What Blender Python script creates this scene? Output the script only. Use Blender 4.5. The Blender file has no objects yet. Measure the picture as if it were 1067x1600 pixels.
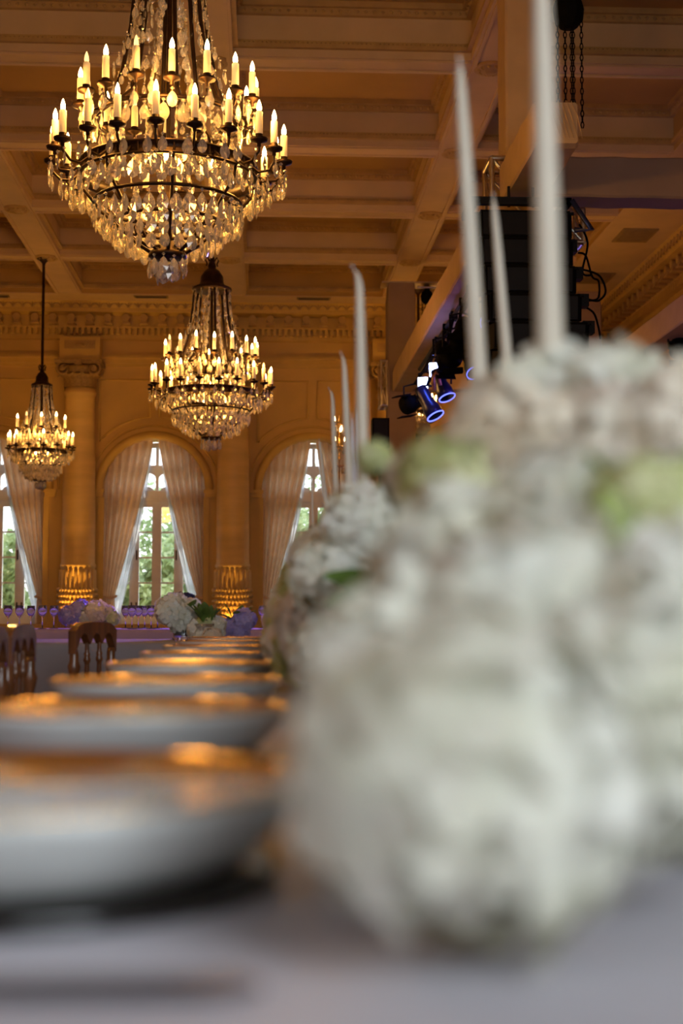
import bpy, math, random
from mathutils import Vector, Matrix
random.seed(7)
PI = math.pi
C = bpy.context.scene.collection
SC = bpy.context.scene

# ------------------------------------------------------------------ camera
IW, IH, F = 1067.0, 1600.0, 2222.0
EYE = 0.87
VPX, HORY = 412.0, 960.0
TH = math.atan((HORY - IH / 2) / F)
PS = math.atan((IW / 2 - VPX) / F * math.cos(TH))
RV = Vector((math.cos(PS), -math.sin(PS), 0))
FV = Vector((math.sin(PS) * math.cos(TH), math.cos(PS) * math.cos(TH), math.sin(TH)))
UV = RV.cross(FV)
cam = bpy.data.cameras.new('camera')
camo = bpy.data.objects.new('camera', cam)
C.objects.link(camo)
cam.sensor_fit = 'VERTICAL'
cam.sensor_height = 36.0
cam.sensor_width = 24.0
cam.lens = 36.0 * F / IH
cam.clip_start = 0.02
m = Matrix.Identity(4)
for i in range(3):
    m[i][0], m[i][1], m[i][2] = RV[i], UV[i], -FV[i]
m[0][3], m[1][3], m[2][3] = 0, 0, EYE
camo.matrix_world = m
cam.dof.use_dof = True
cam.dof.focus_distance = 8.8
cam.dof.aperture_fstop = 3.5
SC.camera = camo


def P(px, py, Y):
    """the point of the photograph's ray that lies at room depth Y"""
    d = FV + RV * ((px - IW / 2) / F) + UV * ((IH / 2 - py) / F)
    t = Y / d.y
    return Vector((d.x * t, Y, EYE + d.z * t))


# ------------------------------------------------------------------ world, lights, exposure
world = bpy.data.worlds.new('sky')
SC.world = world
world.use_nodes = True
wn = world.node_tree
bg = wn.nodes['Background']
tc = wn.nodes.new('ShaderNodeTexCoord')
sep = wn.nodes.new('ShaderNodeSeparateXYZ')
ramp = wn.nodes.new('ShaderNodeValToRGB')
wn.links.new(tc.outputs['Generated'], sep.inputs[0])
wn.links.new(sep.outputs['Z'], ramp.inputs[0])
ramp.color_ramp.elements[0].color = (0.95, 0.97, 1.0, 1)
ramp.color_ramp.elements[1].color = (0.55, 0.75, 1.0, 1)
wn.links.new(ramp.outputs[0], bg.inputs[0])
bg.inputs[1].default_value = 3.4
SC.view_settings.view_transform = 'Standard'
SC.view_settings.look = 'None'
SC.view_settings.exposure = 0.0
SC.view_settings.gamma = 1.0
SC.view_settings.use_curve_mapping = False


def light(name, kind, loc, power, color, target=None, size=1.0, size_y=None, spot=None, blend=0.5, parent=None):
    l = bpy.data.lights.new(name, kind)
    l.energy = power
    l.color = color
    if kind == 'AREA':
        l.size = size
        if size_y:
            l.shape = 'RECTANGLE'
            l.size_y = size_y
    else:
        l.shadow_soft_size = size
    if kind == 'SPOT':
        l.spot_size = spot
        l.spot_blend = blend
    o = bpy.data.objects.new(name, l)
    o.location = loc
    if target is not None:
        o.rotation_euler = (Vector(target) - Vector(loc)).to_track_quat('-Z', 'Y').to_euler()
    C.objects.link(o)
    if parent:
        o.parent = parent
    return o


WARM = (1.0, 0.46, 0.075)
# daylight fill for the near flowers: area lights added before a solid unseen wall
light('daylight_window_behind', 'AREA', (1.6, -2.45, 2.1), 205, (0.84, 0.93, 1.0), (.8, .6, .85), 2.2, 2.6)
light('daylight_window_behind', 'AREA', (-1.9, -2.45, 2.1), 44, (0.80, 0.90, 1.0), (-.6, .8, .85), 1.8, 2.6)
# stage wash in blue and violet from the rig
light('stage_wash', 'SPOT', (1.55, 16.9, 3.7), 3000, (0.20, 0.12, 1.0), (-1.4, 10.6, 0.6), 0.06, spot=math.radians(44))
light('stage_wash', 'SPOT', (1.6, 14.6, 3.9), 420, (0.22, 0.14, 1.0), (-0.5, 8.7, 2.75), 0.06, spot=math.radians(11))
light('stage_wash', 'SPOT', (1.6, 14.2, 3.9), 420, (0.22, 0.2, 1.0), (-1.3, 6.3, 0.75), 0.06, spot=math.radians(13))
light('stage_wash', 'POINT', (2.7, 15.5, 3.2), 20, (0.25, 0.15, 1.0), None, 0.1)
light('stage_wash', 'POINT', (4.0, 12.6, 3.0), 6, (0.35, 0.2, 1.0), None, 0.1)

# ------------------------------------------------------------------ materials


def mat(name, col, rough=0.5, metal=0.0, noise=0.12, scale=12.0, bump=0.0, bscale=80.0, col2=None,
        trans=0.0, emit=None, estr=0.0, ior=1.45, coat=0.0, sheen=0.0, bumptype='noise', stretch=None, subsurf=0.0, spec=0.5):
    mm = bpy.data.materials.new(name)
    mm.use_nodes = True
    nt = mm.node_tree
    b = nt.nodes['Principled BSDF']
    b.inputs['Roughness'].default_value = rough
    b.inputs['Specular IOR Level'].default_value = spec
    b.inputs['Metallic'].default_value = metal
    b.inputs['IOR'].default_value = ior
    b.inputs['Transmission Weight'].default_value = trans
    b.inputs['Coat Weight'].default_value = coat
    b.inputs['Sheen Weight'].default_value = sheen
    t = nt.nodes.new('ShaderNodeTexCoord')
    mp = nt.nodes.new('ShaderNodeMapping')
    nt.links.new(t.outputs['Object'], mp.inputs[0])
    if stretch:
        mp.inputs['Scale'].default_value = stretch
    n = nt.nodes.new('ShaderNodeTexNoise')
    n.inputs['Scale'].default_value = scale
    n.inputs['Detail'].default_value = 4
    nt.links.new(mp.outputs[0], n.inputs['Vector'])
    mix = nt.nodes.new('ShaderNodeMix')
    mix.data_type = 'RGBA'
    if col2 is None:
        col2 = tuple(c * (1 - 2 * noise) for c in col)
    mix.inputs[6].default_value = (*col, 1)
    mix.inputs[7].default_value = (*col2, 1)
    rp = nt.nodes.new('ShaderNodeMapRange')
    rp.inputs[1].default_value = 0.35
    rp.inputs[2].default_value = 0.65
    nt.links.new(n.outputs['Fac'], rp.inputs[0])
    nt.links.new(rp.outputs[0], mix.inputs[0])
    nt.links.new(mix.outputs[2], b.inputs['Base Color'])
    if bump > 0:
        bp = nt.nodes.new('ShaderNodeBump')
        bp.inputs['Strength'].default_value = bump
        bp.inputs['Distance'].default_value = 0.01
        if bumptype == 'voronoi':
            v = nt.nodes.new('ShaderNodeTexVoronoi')
            v.inputs['Scale'].default_value = bscale
            nt.links.new(mp.outputs[0], v.inputs['Vector'])
            nt.links.new(v.outputs['Distance'], bp.inputs['Height'])
        else:
            n2 = nt.nodes.new('ShaderNodeTexNoise')
            n2.inputs['Scale'].default_value = bscale
            nt.links.new(mp.outputs[0], n2.inputs['Vector'])
            nt.links.new(n2.outputs['Fac'], bp.inputs['Height'])
        nt.links.new(bp.outputs[0], b.inputs['Normal'])
    if emit:
        b.inputs['Emission Color'].default_value = (*emit, 1)
        b.inputs['Emission Strength'].default_value = estr
    if subsurf:
        tr = nt.nodes.new('ShaderNodeBsdfTranslucent')
        nt.links.new(mix.outputs[2], tr.inputs[0])
        ms = nt.nodes.new('ShaderNodeMixShader')
        ms.inputs[0].default_value = subsurf
        nt.links.new(b.outputs[0], ms.inputs[1])
        nt.links.new(tr.outputs[0], ms.inputs[2])
        nt.links.new(ms.outputs[0], nt.nodes['Material Output'].inputs[0])
    return mm


M = {}
M['wall'] = mat('cream_plaster', (0.66, 0.43, 0.13), 0.65, noise=0.05, scale=2.0, bump=0.05, bscale=120)
M['trim'] = mat('cream_moulding', (0.66, 0.44, 0.12), 0.6, noise=0.06, scale=4.0)
M['panel'] = mat('coffer_paint', (0.50, 0.31, 0.09), 0.7, noise=0.05, scale=1.5)
M['beam'] = mat('beam_paint', (0.64, 0.46, 0.24), 0.6, noise=0.05, scale=2.5)
M['gilt'] = mat('aged_gilt_moulding', (0.52, 0.34, 0.12), 0.6, noise=0.08, scale=6)
M['column'] = mat('column_stone', (0.76, 0.51, 0.18), 0.5, noise=0.07, scale=1.2, stretch=(1, 1, 6))
M['capital'] = mat('carved_capital', (0.44, 0.28, 0.10), 0.55, noise=0.18, scale=18, bump=0.4, bscale=40)
M['floor'] = mat('dark_parquet', (0.14, 0.07, 0.03), 0.3, noise=0.3, scale=6, stretch=(8, 1, 1))
M['white_frame'] = mat('white_window_paint', (0.86, 0.85, 0.82), 0.4, noise=0.03)
M['curtain'] = mat('beige_drape', (0.90, 0.68, 0.46), 0.85, noise=0.06, scale=8, bump=0.15, bscale=200, sheen=0.2, subsurf=0.42)
M['sheer'] = mat('white_sheer', (0.86, 0.88, 0.92), 0.9, noise=0.04, subsurf=0.65)
M['iron'] = mat('dark_bronze_iron', (0.045, 0.022, 0.012), 0.42, 0.7, noise=0.2, scale=20, bump=0.15, bscale=60)
M['candle_sleeve'] = mat('ivory_candle_sleeve', (0.93, 0.86, 0.72), 0.5, noise=0.03, subsurf=0.3)
M['bulb'] = mat('lit_flame_bulb', (1, 0.7, 0.4), 0.3, noise=0, emit=(1.0, 0.62, 0.26), estr=30.0)
M['bulb_off'] = mat('clear_flame_bulb', (0.9, 0.8, 0.6), 0.05, noise=0, trans=0.7, emit=(1.0, 0.55, 0.2), estr=1.2)  # unlit bulb, with a faint warm glow put into its material
M['black'] = mat('matt_black', (0.003, 0.003, 0.0035), 0.8, noise=0.1, spec=0.08)
M['black_metal'] = mat('black_metal', (0.006, 0.006, 0.008), 0.5, 0.0, noise=0.1, spec=0.2)
M['chrome'] = mat('truss_aluminium', (0.72, 0.66, 0.55), 0.28, 1.0, noise=0.1, scale=20)
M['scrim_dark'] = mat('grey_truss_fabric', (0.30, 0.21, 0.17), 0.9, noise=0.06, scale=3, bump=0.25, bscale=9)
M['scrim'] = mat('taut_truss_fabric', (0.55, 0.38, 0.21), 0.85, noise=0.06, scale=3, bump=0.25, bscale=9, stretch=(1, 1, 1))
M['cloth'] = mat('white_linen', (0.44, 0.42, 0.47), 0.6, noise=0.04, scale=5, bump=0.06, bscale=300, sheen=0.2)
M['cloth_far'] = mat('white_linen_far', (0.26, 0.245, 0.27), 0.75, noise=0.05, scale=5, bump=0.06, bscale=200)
M['lilac_cloth'] = mat('lilac_linen', (0.36, 0.28, 0.50), 0.7, noise=0.06, scale=4, bump=0.1, bscale=60)
M['porcelain'] = mat('white_porcelain', (0.56, 0.58, 0.56), 0.16, noise=0.02)
M['gold_rim'] = mat('ribbed_gold', (0.92, 0.66, 0.34), 0.06, 1.0, noise=0.06, scale=40)


def radial_ribs(mm, count, strength):
    nt = mm.node_tree
    t = nt.nodes.new('ShaderNodeTexCoord')
    sx = nt.nodes.new('ShaderNodeSeparateXYZ')
    nt.links.new(t.outputs['Object'], sx.inputs[0])
    at2 = nt.nodes.new('ShaderNodeMath')
    at2.operation = 'ARCTAN2'
    nt.links.new(sx.outputs['Y'], at2.inputs[0])
    nt.links.new(sx.outputs['X'], at2.inputs[1])
    mu = nt.nodes.new('ShaderNodeMath')
    mu.operation = 'MULTIPLY'
    mu.inputs[1].default_value = count
    nt.links.new(at2.outputs[0], mu.inputs[0])
    si = nt.nodes.new('ShaderNodeMath')
    si.operation = 'SINE'
    nt.links.new(mu.outputs[0], si.inputs[0])
    bp = nt.nodes.new('ShaderNodeBump')
    bp.inputs['Strength'].default_value = strength
    bp.inputs['Distance'].default_value = 0.001
    nt.links.new(si.outputs[0], bp.inputs['Height'])
    nt.links.new(bp.outputs[0], nt.nodes['Principled BSDF'].inputs['Normal'])


radial_ribs(M['gold_rim'], 140, 0.22)
M['lacquer'] = mat('black_lacquer', (0.012, 0.010, 0.009), 0.2, noise=0.1, coat=0.4)
M['steel'] = mat('brushed_steel', (0.16, 0.14, 0.15), 0.45, 0.8, noise=0.05)
M['wood'] = mat('mahogany', (0.20, 0.075, 0.026), 0.3, noise=0.3, scale=9, stretch=(4, 4, 0.7), coat=0.4)
M['seat'] = mat('cream_seat_pad', (0.62, 0.54, 0.42), 0.7, noise=0.05)
M['wax'] = mat('ivory_wax', (0.83, 0.77, 0.64), 0.4, noise=0.03, scale=10, subsurf=0.3)
M['wax_white'] = mat('white_wax', (0.86, 0.87, 0.92), 0.35, noise=0.02, subsurf=0.3)
M['wick'] = mat('cotton_wick', (0.75, 0.70, 0.62), 0.9, noise=0.1, scale=50)
M['brass'] = mat('brass', (0.75, 0.5, 0.2), 0.25, 1.0, noise=0.1)
M['petal_white'] = mat('hydrangea_white', (0.86, 0.87, 0.80), 0.6, col2=(0.80, 0.80, 0.66), scale=14, subsurf=0.3)
M['petal_cream'] = mat('hydrangea_cream', (0.86, 0.80, 0.68), 0.6, col2=(0.80, 0.72, 0.56), scale=14, subsurf=0.3)
M['petal_green'] = mat('hydrangea_pale_green', (0.60, 0.68, 0.25), 0.6, col2=(0.76, 0.77, 0.48), scale=14, subsurf=0.3)
M['petal_blush'] = mat('hydrangea_blush', (0.86, 0.77, 0.68), 0.6, col2=(0.82, 0.78, 0.66), scale=14, subsurf=0.3)
M['petal_lilac'] = mat('hydrangea_lilac', (0.50, 0.46, 0.80), 0.6, col2=(0.44, 0.38, 0.72), scale=14, subsurf=0.3)
M['petal_navy'] = mat('dark_blue_petals', (0.03, 0.03, 0.10), 0.6, noise=0.2, scale=14)
M['leaf'] = mat('green_leaf', (0.14, 0.26, 0.05), 0.45, noise=0.2, scale=20, subsurf=0.25)
M['leaf_pale'] = mat('pale_green_leaf', (0.38, 0.48, 0.14), 0.5, noise=0.15, scale=20, subsurf=0.3)
M['dark_leaf'] = mat('dark_green_leaf', (0.05, 0.09, 0.03), 0.5, noise=0.2, scale=20)
M['tree_leaf'] = mat('sunlit_tree_leaves', (0.46, 0.54, 0.28), 0.6, col2=(0.22, 0.32, 0.14), scale=0.9, subsurf=0.4)
M['bark'] = mat('grey_bark', (0.16, 0.12, 0.09), 0.9, noise=0.3, scale=8)
M['grass'] = mat('garden_ground', (0.22, 0.28, 0.12), 0.9, noise=0.2, scale=2)
M['foam'] = mat('floral_foam', (0.025, 0.035, 0.015), 0.9, noise=0.2)
M['vent'] = mat('vent_metal', (0.10, 0.07, 0.04), 0.6, noise=0.1)
M['vent_pale'] = mat('vent_painted', (0.34, 0.23, 0.09), 0.6, noise=0.08)
M['led'] = mat('lit_blue_white_lamp_face', (0.8, 0.85, 1), 0.3, noise=0, emit=(0.62, 0.74, 1.0), estr=6.0)
M['blue_rim'] = mat('lit_blue_lens_rim', (0.2, 0.3, 1), 0.3, noise=0, emit=(0.12, 0.16, 1.0), estr=3.0)
M['blue_body'] = mat('blue_black_lamp_housing', (0.02, 0.03, 0.10), 0.3, 0.4, noise=0.1)  # black metal, with the neighbouring lamps' blue light put into its colour
M['copper'] = mat('copper_hook', (0.5, 0.25, 0.15), 0.4, 0.6, noise=0.1)
M['yellow'] = mat('yellow_tag', (0.55, 0.45, 0.10), 0.6, noise=0.1)


def glassmat(name, col, rough, mixd, dcol):
    mm = mat(name, dcol, 0.5, noise=0.03)
    nt = mm.node_tree
    b = nt.nodes['Principled BSDF']
    g = nt.nodes.new('ShaderNodeBsdfGlass')
    g.inputs['Color'].default_value = (*col, 1)
    g.inputs['Roughness'].default_value = rough
    g.inputs['IOR'].default_value = 1.5
    ms = nt.nodes.new('ShaderNodeMixShader')
    ms.inputs[0].default_value = mixd
    nt.links.new(g.outputs[0], ms.inputs[1])
    nt.links.new(b.outputs[0], ms.inputs[2])
    nt.links.new(ms.outputs[0], nt.nodes['Material Output'].inputs[0])
    b.inputs['Roughness'].default_value = 0.12
    return mm


M['crystal'] = glassmat('cut_crystal', (1, 0.97, 0.92), 0.03, 0.26, (0.92, 0.88, 0.82))
M['clear'] = glassmat('clear_glass', (1, 1, 1), 0.0, 0.06, (0.8, 0.8, 0.8))


def panemat():
    mm = bpy.data.materials.new('window_glass')
    mm.use_nodes = True
    nt = mm.node_tree
    nt.nodes.remove(nt.nodes['Principled BSDF'])
    tr = nt.nodes.new('ShaderNodeBsdfTransparent')
    gl = nt.nodes.new('ShaderNodeBsdfGlossy')
    gl.inputs['Roughness'].default_value = 0.02
    n = nt.nodes.new('ShaderNodeTexNoise')
    n.inputs['Scale'].default_value = 3
    bp = nt.nodes.new('ShaderNodeBump')
    bp.inputs['Strength'].default_value = 0.02
    nt.links.new(n.outputs['Fac'], bp.inputs['Height'])
    nt.links.new(bp.outputs[0], gl.inputs['Normal'])
    ms = nt.nodes.new('ShaderNodeMixShader')
    ms.inputs[0].default_value = 0.07
    nt.links.new(tr.outputs[0], ms.inputs[1])
    nt.links.new(gl.outputs[0], ms.inputs[2])
    nt.links.new(ms.outputs[0], nt.nodes['Material Output'].inputs[0])
    return mm


M['pane'] = panemat()

# ------------------------------------------------------------------ mesh building


class MB:
    def __init__(s):
        s.v, s.f, s.sm, s.mi = [], [], [], []
        s.cur = 0

    def add(s, verts, faces, smooth=False):
        o = len(s.v)
        s.v += [tuple(p) for p in verts]
        s.f += [tuple(i + o for i in f) for f in faces]
        s.sm += [smooth] * len(faces)
        s.mi += [s.cur] * len(faces)
        return s

    def box(s, lo, hi, rot=None, piv=None):
        x0, y0, z0 = lo
        x1, y1, z1 = hi
        vs = [Vector(p) for p in ((x0, y0, z0), (x1, y0, z0), (x1, y1, z0), (x0, y1, z0), (x0, y0, z1), (x1, y0, z1), (x1, y1, z1), (x0, y1, z1))]
        if rot is not None:
            piv = Vector(piv) if piv is not None else sum(vs, Vector()) / 8
            vs = [piv + rot @ (p - piv) for p in vs]
        return s.add(vs, [(0, 3, 2, 1), (4, 5, 6, 7), (0, 1, 5, 4), (1, 2, 6, 5), (2, 3, 7, 6), (3, 0, 4, 7)])

    def cyl(s, p0, p1, r0, r1=None, n=10, cap=True, smooth=True):
        p0, p1 = Vector(p0), Vector(p1)
        r1 = r0 if r1 is None else r1
        d = (p1 - p0).normalized()
        a = d.orthogonal().normalized()
        b = d.cross(a)
        vs = []
        for p, r in ((p0, r0), (p1, r1)):
            for k in range(n):
                t = 2 * PI * k / n
                vs.append(p + (a * math.cos(t) + b * math.sin(t)) * r)
        s.add(vs, [(k, (k + 1) % n, n + (k + 1) % n, n + k) for k in range(n)], smooth)
        if cap:
            s.add(vs[:n], [tuple(reversed(range(n)))])
            s.add(vs[n:], [tuple(range(n))])
        return s

    def tube(s, pts, r, n=6, smooth=True, closed=False):
        pts = [Vector(p) for p in pts]
        k = len(pts)
        rs = r if isinstance(r, (list, tuple)) else [r] * k
        vs = []
        prev = None
        for i, p in enumerate(pts):
            if closed:
                d = pts[(i + 1) % k] - pts[i - 1]
            else:
                d = pts[min(i + 1, k - 1)] - pts[max(i - 1, 0)]
            d.normalize()
            if prev is None:
                a = d.orthogonal().normalized()
            else:
                a = prev - d * prev.dot(d)
                a = a.normalized() if a.length > 1e-6 else d.orthogonal().normalized()
            prev = a
            b = d.cross(a)
            for j in range(n):
                t = 2 * PI * j / n
                vs.append(p + (a * math.cos(t) + b * math.sin(t)) * rs[i])
        fs = []
        for i in range(k if closed else k - 1):
            i2 = (i + 1) % k
            for j in range(n):
                fs.append((i * n + j, i * n + (j + 1) % n, i2 * n + (j + 1) % n, i2 * n + j))
        if not closed:
            fs.append(tuple(reversed(range(n))))
            fs.append(tuple(range((k - 1) * n, k * n)))
        return s.add(vs, fs, smooth)

    def lathe(s, prof, n=16, c=(0, 0, 0), smooth=True, sx=1.0, sy=1.0, close=False):
        c = Vector(c)
        vs = []
        for r, z in prof:
            for k in range(n):
                t = 2 * PI * k / n
                vs.append(c + Vector((r * sx * math.cos(t), r * sy * math.sin(t), z)))
        fs = []
        m_ = len(prof)
        for i in range(m_ if close else m_ - 1):
            i2 = (i + 1) % m_
            for k in range(n):
                fs.append((i * n + k, i * n + (k + 1) % n, i2 * n + (k + 1) % n, i2 * n + k))
        if not close:
            if prof[0][0] > 1e-5:
                fs.append(tuple(reversed(range(n))))
            if prof[-1][0] > 1e-5:
                fs.append(tuple(range((m_ - 1) * n, m_ * n)))
        return s.add(vs, fs, smooth)

    def prism(s, poly, d, axis='y', smooth=False):
        """poly of (u, w) extruded; axis y: u=x, w=z, from d[0] to d[1]"""
        n = len(poly)
        if axis == 'y':
            a = [(u, d[0], w) for u, w in poly]
            b = [(u, d[1], w) for u, w in poly]
        elif axis == 'x':
            a = [(d[0], u, w) for u, w in poly]
            b = [(d[1], u, w) for u, w in poly]
        else:
            a = [(u, w, d[0]) for u, w in poly]
            b = [(u, w, d[1]) for u, w in poly]
        s.add(a + b, [(k, (k + 1) % n, n + (k + 1) % n, n + k) for k in range(n)], smooth)
        s.add(a, [tuple(range(n))])
        s.add(b, [tuple(reversed(range(n)))])
        return s

    def grid(s, fn, nu, nv, smooth=True):
        vs = [fn(i / nu, j / nv) for j in range(nv + 1) for i in range(nu + 1)]
        w = nu + 1
        return s.add(vs, [(j * w + i, j * w + i + 1, (j + 1) * w + i + 1, (j + 1) * w + i) for j in range(nv) for i in range(nu)], smooth)

    def mesh(s, name, mats):
        me = bpy.data.meshes.new(name)
        me.from_pydata(s.v, [], s.f)
        for mm in (mats if isinstance(mats, (list, tuple)) else [mats]):
            me.materials.append(mm)
        me.polygons.foreach_set('use_smooth', s.sm)
        me.polygons.foreach_set('material_index', s.mi)
        me.update()
        return me

    def build(s, name, mats, parent=None, loc=None, **kw):
        return put(name, s.mesh(name, mats), parent, loc, **kw)


def put(name, me, parent=None, loc=None, rot=None, scale=None, kind=None, label=None, cat=None, group=None):
    o = bpy.data.objects.new(name, me)
    C.objects.link(o)
    if parent:
        o.parent = parent
    if loc is not None:
        o.location = loc
    if rot is not None:
        o.rotation_euler = rot
    if scale is not None:
        o.scale = scale if isinstance(scale, (tuple, list, Vector)) else (scale,) * 3
    if kind:
        o['kind'] = kind
    if label:
        o['label'] = label
    if cat:
        o['category'] = cat
    if group:
        o['group'] = group
    return o


def empty(name, loc, label, cat, group=None, rz=0.0):
    o = bpy.data.objects.new(name, None)
    o.empty_display_size = 0.1
    C.objects.link(o)
    o.location = loc
    o.rotation_euler = (0, 0, rz)
    o['label'] = label
    o['category'] = cat
    if group:
        o['group'] = group
    return o


# ------------------------------------------------------------------ room shell
CEIL = EYE + 5.6          # soffit of the ceiling beams
RECESS = 0.55
WB = 25.8                 # face of the back wall
XL, XR = -7.2, 6.55
YF = -2.6
BX = [-6.30, -3.43, -0.56, 2.31, 5.18]
BY = [6.04, 8.74, 11.44, 14.14, 16.84, 19.54, 22.24]
MARG = 24.72
BW, TW = 0.23, 0.18
WIN = [-4.86, -1.99, 0.88, 3.75]
RA = 0.925
SPRING = 3.12
SILL = 0.70

MB().box((XL - .3, YF - .3, -0.1), (XR + .3, WB + .6, 0)).build('floor', M['floor'], kind='structure')

# back wall with arched openings and their reveals
w = MB()
WT = 0.5
xs_edges = [XL]
for xc in WIN:
    xs_edges += [xc - RA, xc + RA]
xs_edges.append(XR)
ZT = CEIL + RECESS + 0.1
for i in range(0, len(xs_edges), 2):
    w.box((xs_edges[i], WB, 0), (xs_edges[i + 1], WB + WT, ZT))
for xc in WIN:
    w.box((xc - RA, WB, 0), (xc + RA, WB + WT, SILL))
    N = 24
    top = []
    for k in range(N + 1):
        a = PI - PI * k / N
        top.append((xc + RA * math.cos(a), SPRING + RA * math.sin(a)))
    for k in range(N):
        (xa, za), (xb, zb) = top[k], top[k + 1]
        w.add([(xa, WB, za), (xb, WB, zb), (xb, WB, ZT), (xa, WB, ZT)], [(0, 1, 2, 3)])
        w.add([(xa, WB + WT, za), (xb, WB + WT, zb), (xb, WB + WT, ZT), (xa, WB + WT, ZT)], [(3, 2, 1, 0)])
        w.add([(xa, WB, za), (xb, WB, zb), (xb, WB + WT, zb), (xa, WB + WT, za)], [(3, 2, 1, 0)])
wall_back = w.build('wall_back', M['wall'], kind='structure')

# mouldings of the wall panels between columns and arches, hoods over the arches
for xc in WIN:
    hb = MB()
    for rr, dd, rad in ((RA + 0.07, 0.0, 0.075), (RA + 0.245, 0.0, 0.022)):
        pts = [(xc + rr * math.cos(PI - PI * k / 28), WB - 0.015, SPRING + rr * math.sin(PI - PI * k / 28)) for k in range(29)]
        if rad > 0.05:
            hb.tube([(xc - rr, WB - .015, SPRING - .02)] + pts + [(xc + rr, WB - .015, SPRING - .02)], rad, 8)
        else:
            hb2 = MB().tube(pts, rad, 6)
            hb2.build('hood_moulding', M['trim'], wall_back)
    hb.build('arch_casing', M['trim'], wall_back)
    for s in (-1, 1):
        im = MB()
        x = xc + s * (RA + 0.09)
        im.box((x - .12, WB - .10, SPRING - .06), (x + .12, WB, SPRING + .0))
        im.box((x - .10, WB - .07, SPRING - .14), (x + .10, WB, SPRING - .06))
        im.build('impost', M['trim'], wall_back)
        pj = MB().box((xc + s * (RA + .02) - .05, WB - .03, SILL), (xc + s * (RA + .02) + .05, WB, SPRING - .14))
        pj.build('jamb', M['trim'], wall_back)
        # spandrel panel outline
        x0 = xc + s * 0.10
        x1 = xc + s * (1.435 - 0.42)
        pts = []
        rr = RA + 0.40
        for k in range(9):
            a = math.radians(86 - k * 5.6)
            pts.append((xc + s * rr * math.cos(a), WB - .01, SPRING + rr * math.sin(a)))
        zt = 5.12
        xe = pts[-1][0]
        pts = [(pts[0][0], WB - .01, zt)] + pts + [(xe, WB - .01, zt)]
        MB().tube(pts, 0.022, 6, closed=True).build('panel_moulding', M['trim'], wall_back)

# other walls
MB().box((XR, YF, 0), (XR + .2, WB + .5, ZT)).build('wall_right', M['wall'], kind='structure')
MB().box((XL - .2, YF, 0), (XL, WB + .5, ZT)).build('wall_left', M['wall'], kind='structure')
MB().box((XL - .2, YF - .2, 0), (XR + .2, YF, ZT)).build('wall_front', M['wall'], kind='structure')

# ceiling: recessed field slab, flat margins, beams, mouldings, rosettes
cl = MB()
cl.box((XL, YF, CEIL + RECESS), (XR, WB, CEIL + RECESS + .12))
cl.box((XL, YF, CEIL), (XR, BY[0], CEIL + RECESS))
cl.box((XL, BY[0], CEIL), (BX[0] + BW, WB, CEIL + RECESS))
cl.box((BX[4] - BW, BY[0], CEIL), (XR, WB, CEIL + RECESS))
cl.box((BX[0] + BW, MARG, CEIL), (BX[4] - BW, WB, CEIL + RECESS))
ceiling = cl.build('ceiling', M['panel'], kind='structure')
mg = MB()
mg.box((BX[0] + BW, MARG - .01, CEIL - .012), (BX[4] - BW, WB - .5, CEIL))
mg.build('margin_panel', M['beam'], ceiling)
MB().box((BX[4] - BW - .01, BY[1], CEIL - .012), (XR - .5, WB - .5, CEIL)).build('margin_panel', M['beam'], ceiling)
MB().box((XL + .5, BY[1], CEIL - .012), (BX[0] + BW + .01, WB - .5, CEIL)).build('margin_panel', M['beam'], ceiling)
for x in BX[1:4]:
    b = MB().box((x - BW, BY[0], CEIL), (x + BW, MARG, CEIL + RECESS))
    for s in (-1, 1):
        b.box((x + s * (BW - .05) - .02, BY[0], CEIL - .02), (x + s * (BW - .05) + .02, MARG, CEIL))
    b.build('ceiling_beam', M['beam'], ceiling)
rows = BY + [MARG + TW]
cols = BX
ros_mesh = None
for j, y in enumerate(BY):
    for i in range(4):
        xa, xb = BX[i] + BW, BX[i + 1] - BW
        b = MB().box((xa, y - TW, CEIL), (xb, y + TW, CEIL + RECESS))
        for s in (-1, 1):
            b.box((xa, y + s * (TW - .045) - .018, CEIL - .02), (xb, y + s * (TW - .045) + .018, CEIL))
        b.build('cross_beam', M['beam'], ceiling)
    for i in (1, 2, 3):
        if ros_mesh is None:
            rb = MB().lathe([(0.0, -.06), (.05, -.055), (.07, -.03), (.10, -.045), (.13, -.02), (.16, -.03), (.19, -.01), (.19, 0)], 20)
            for k in range(10):
                a = 2 * PI * k / 10
                rb.lathe([(0, -.05), (.022, -.035), (.026, -.01)], 6, (math.cos(a) * .115, math.sin(a) * .115, 0))
            ros_mesh = rb.mesh('rosette', M['gilt'])
        put('rosette', ros_mesh, ceiling, (BX[i], y, CEIL))


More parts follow.
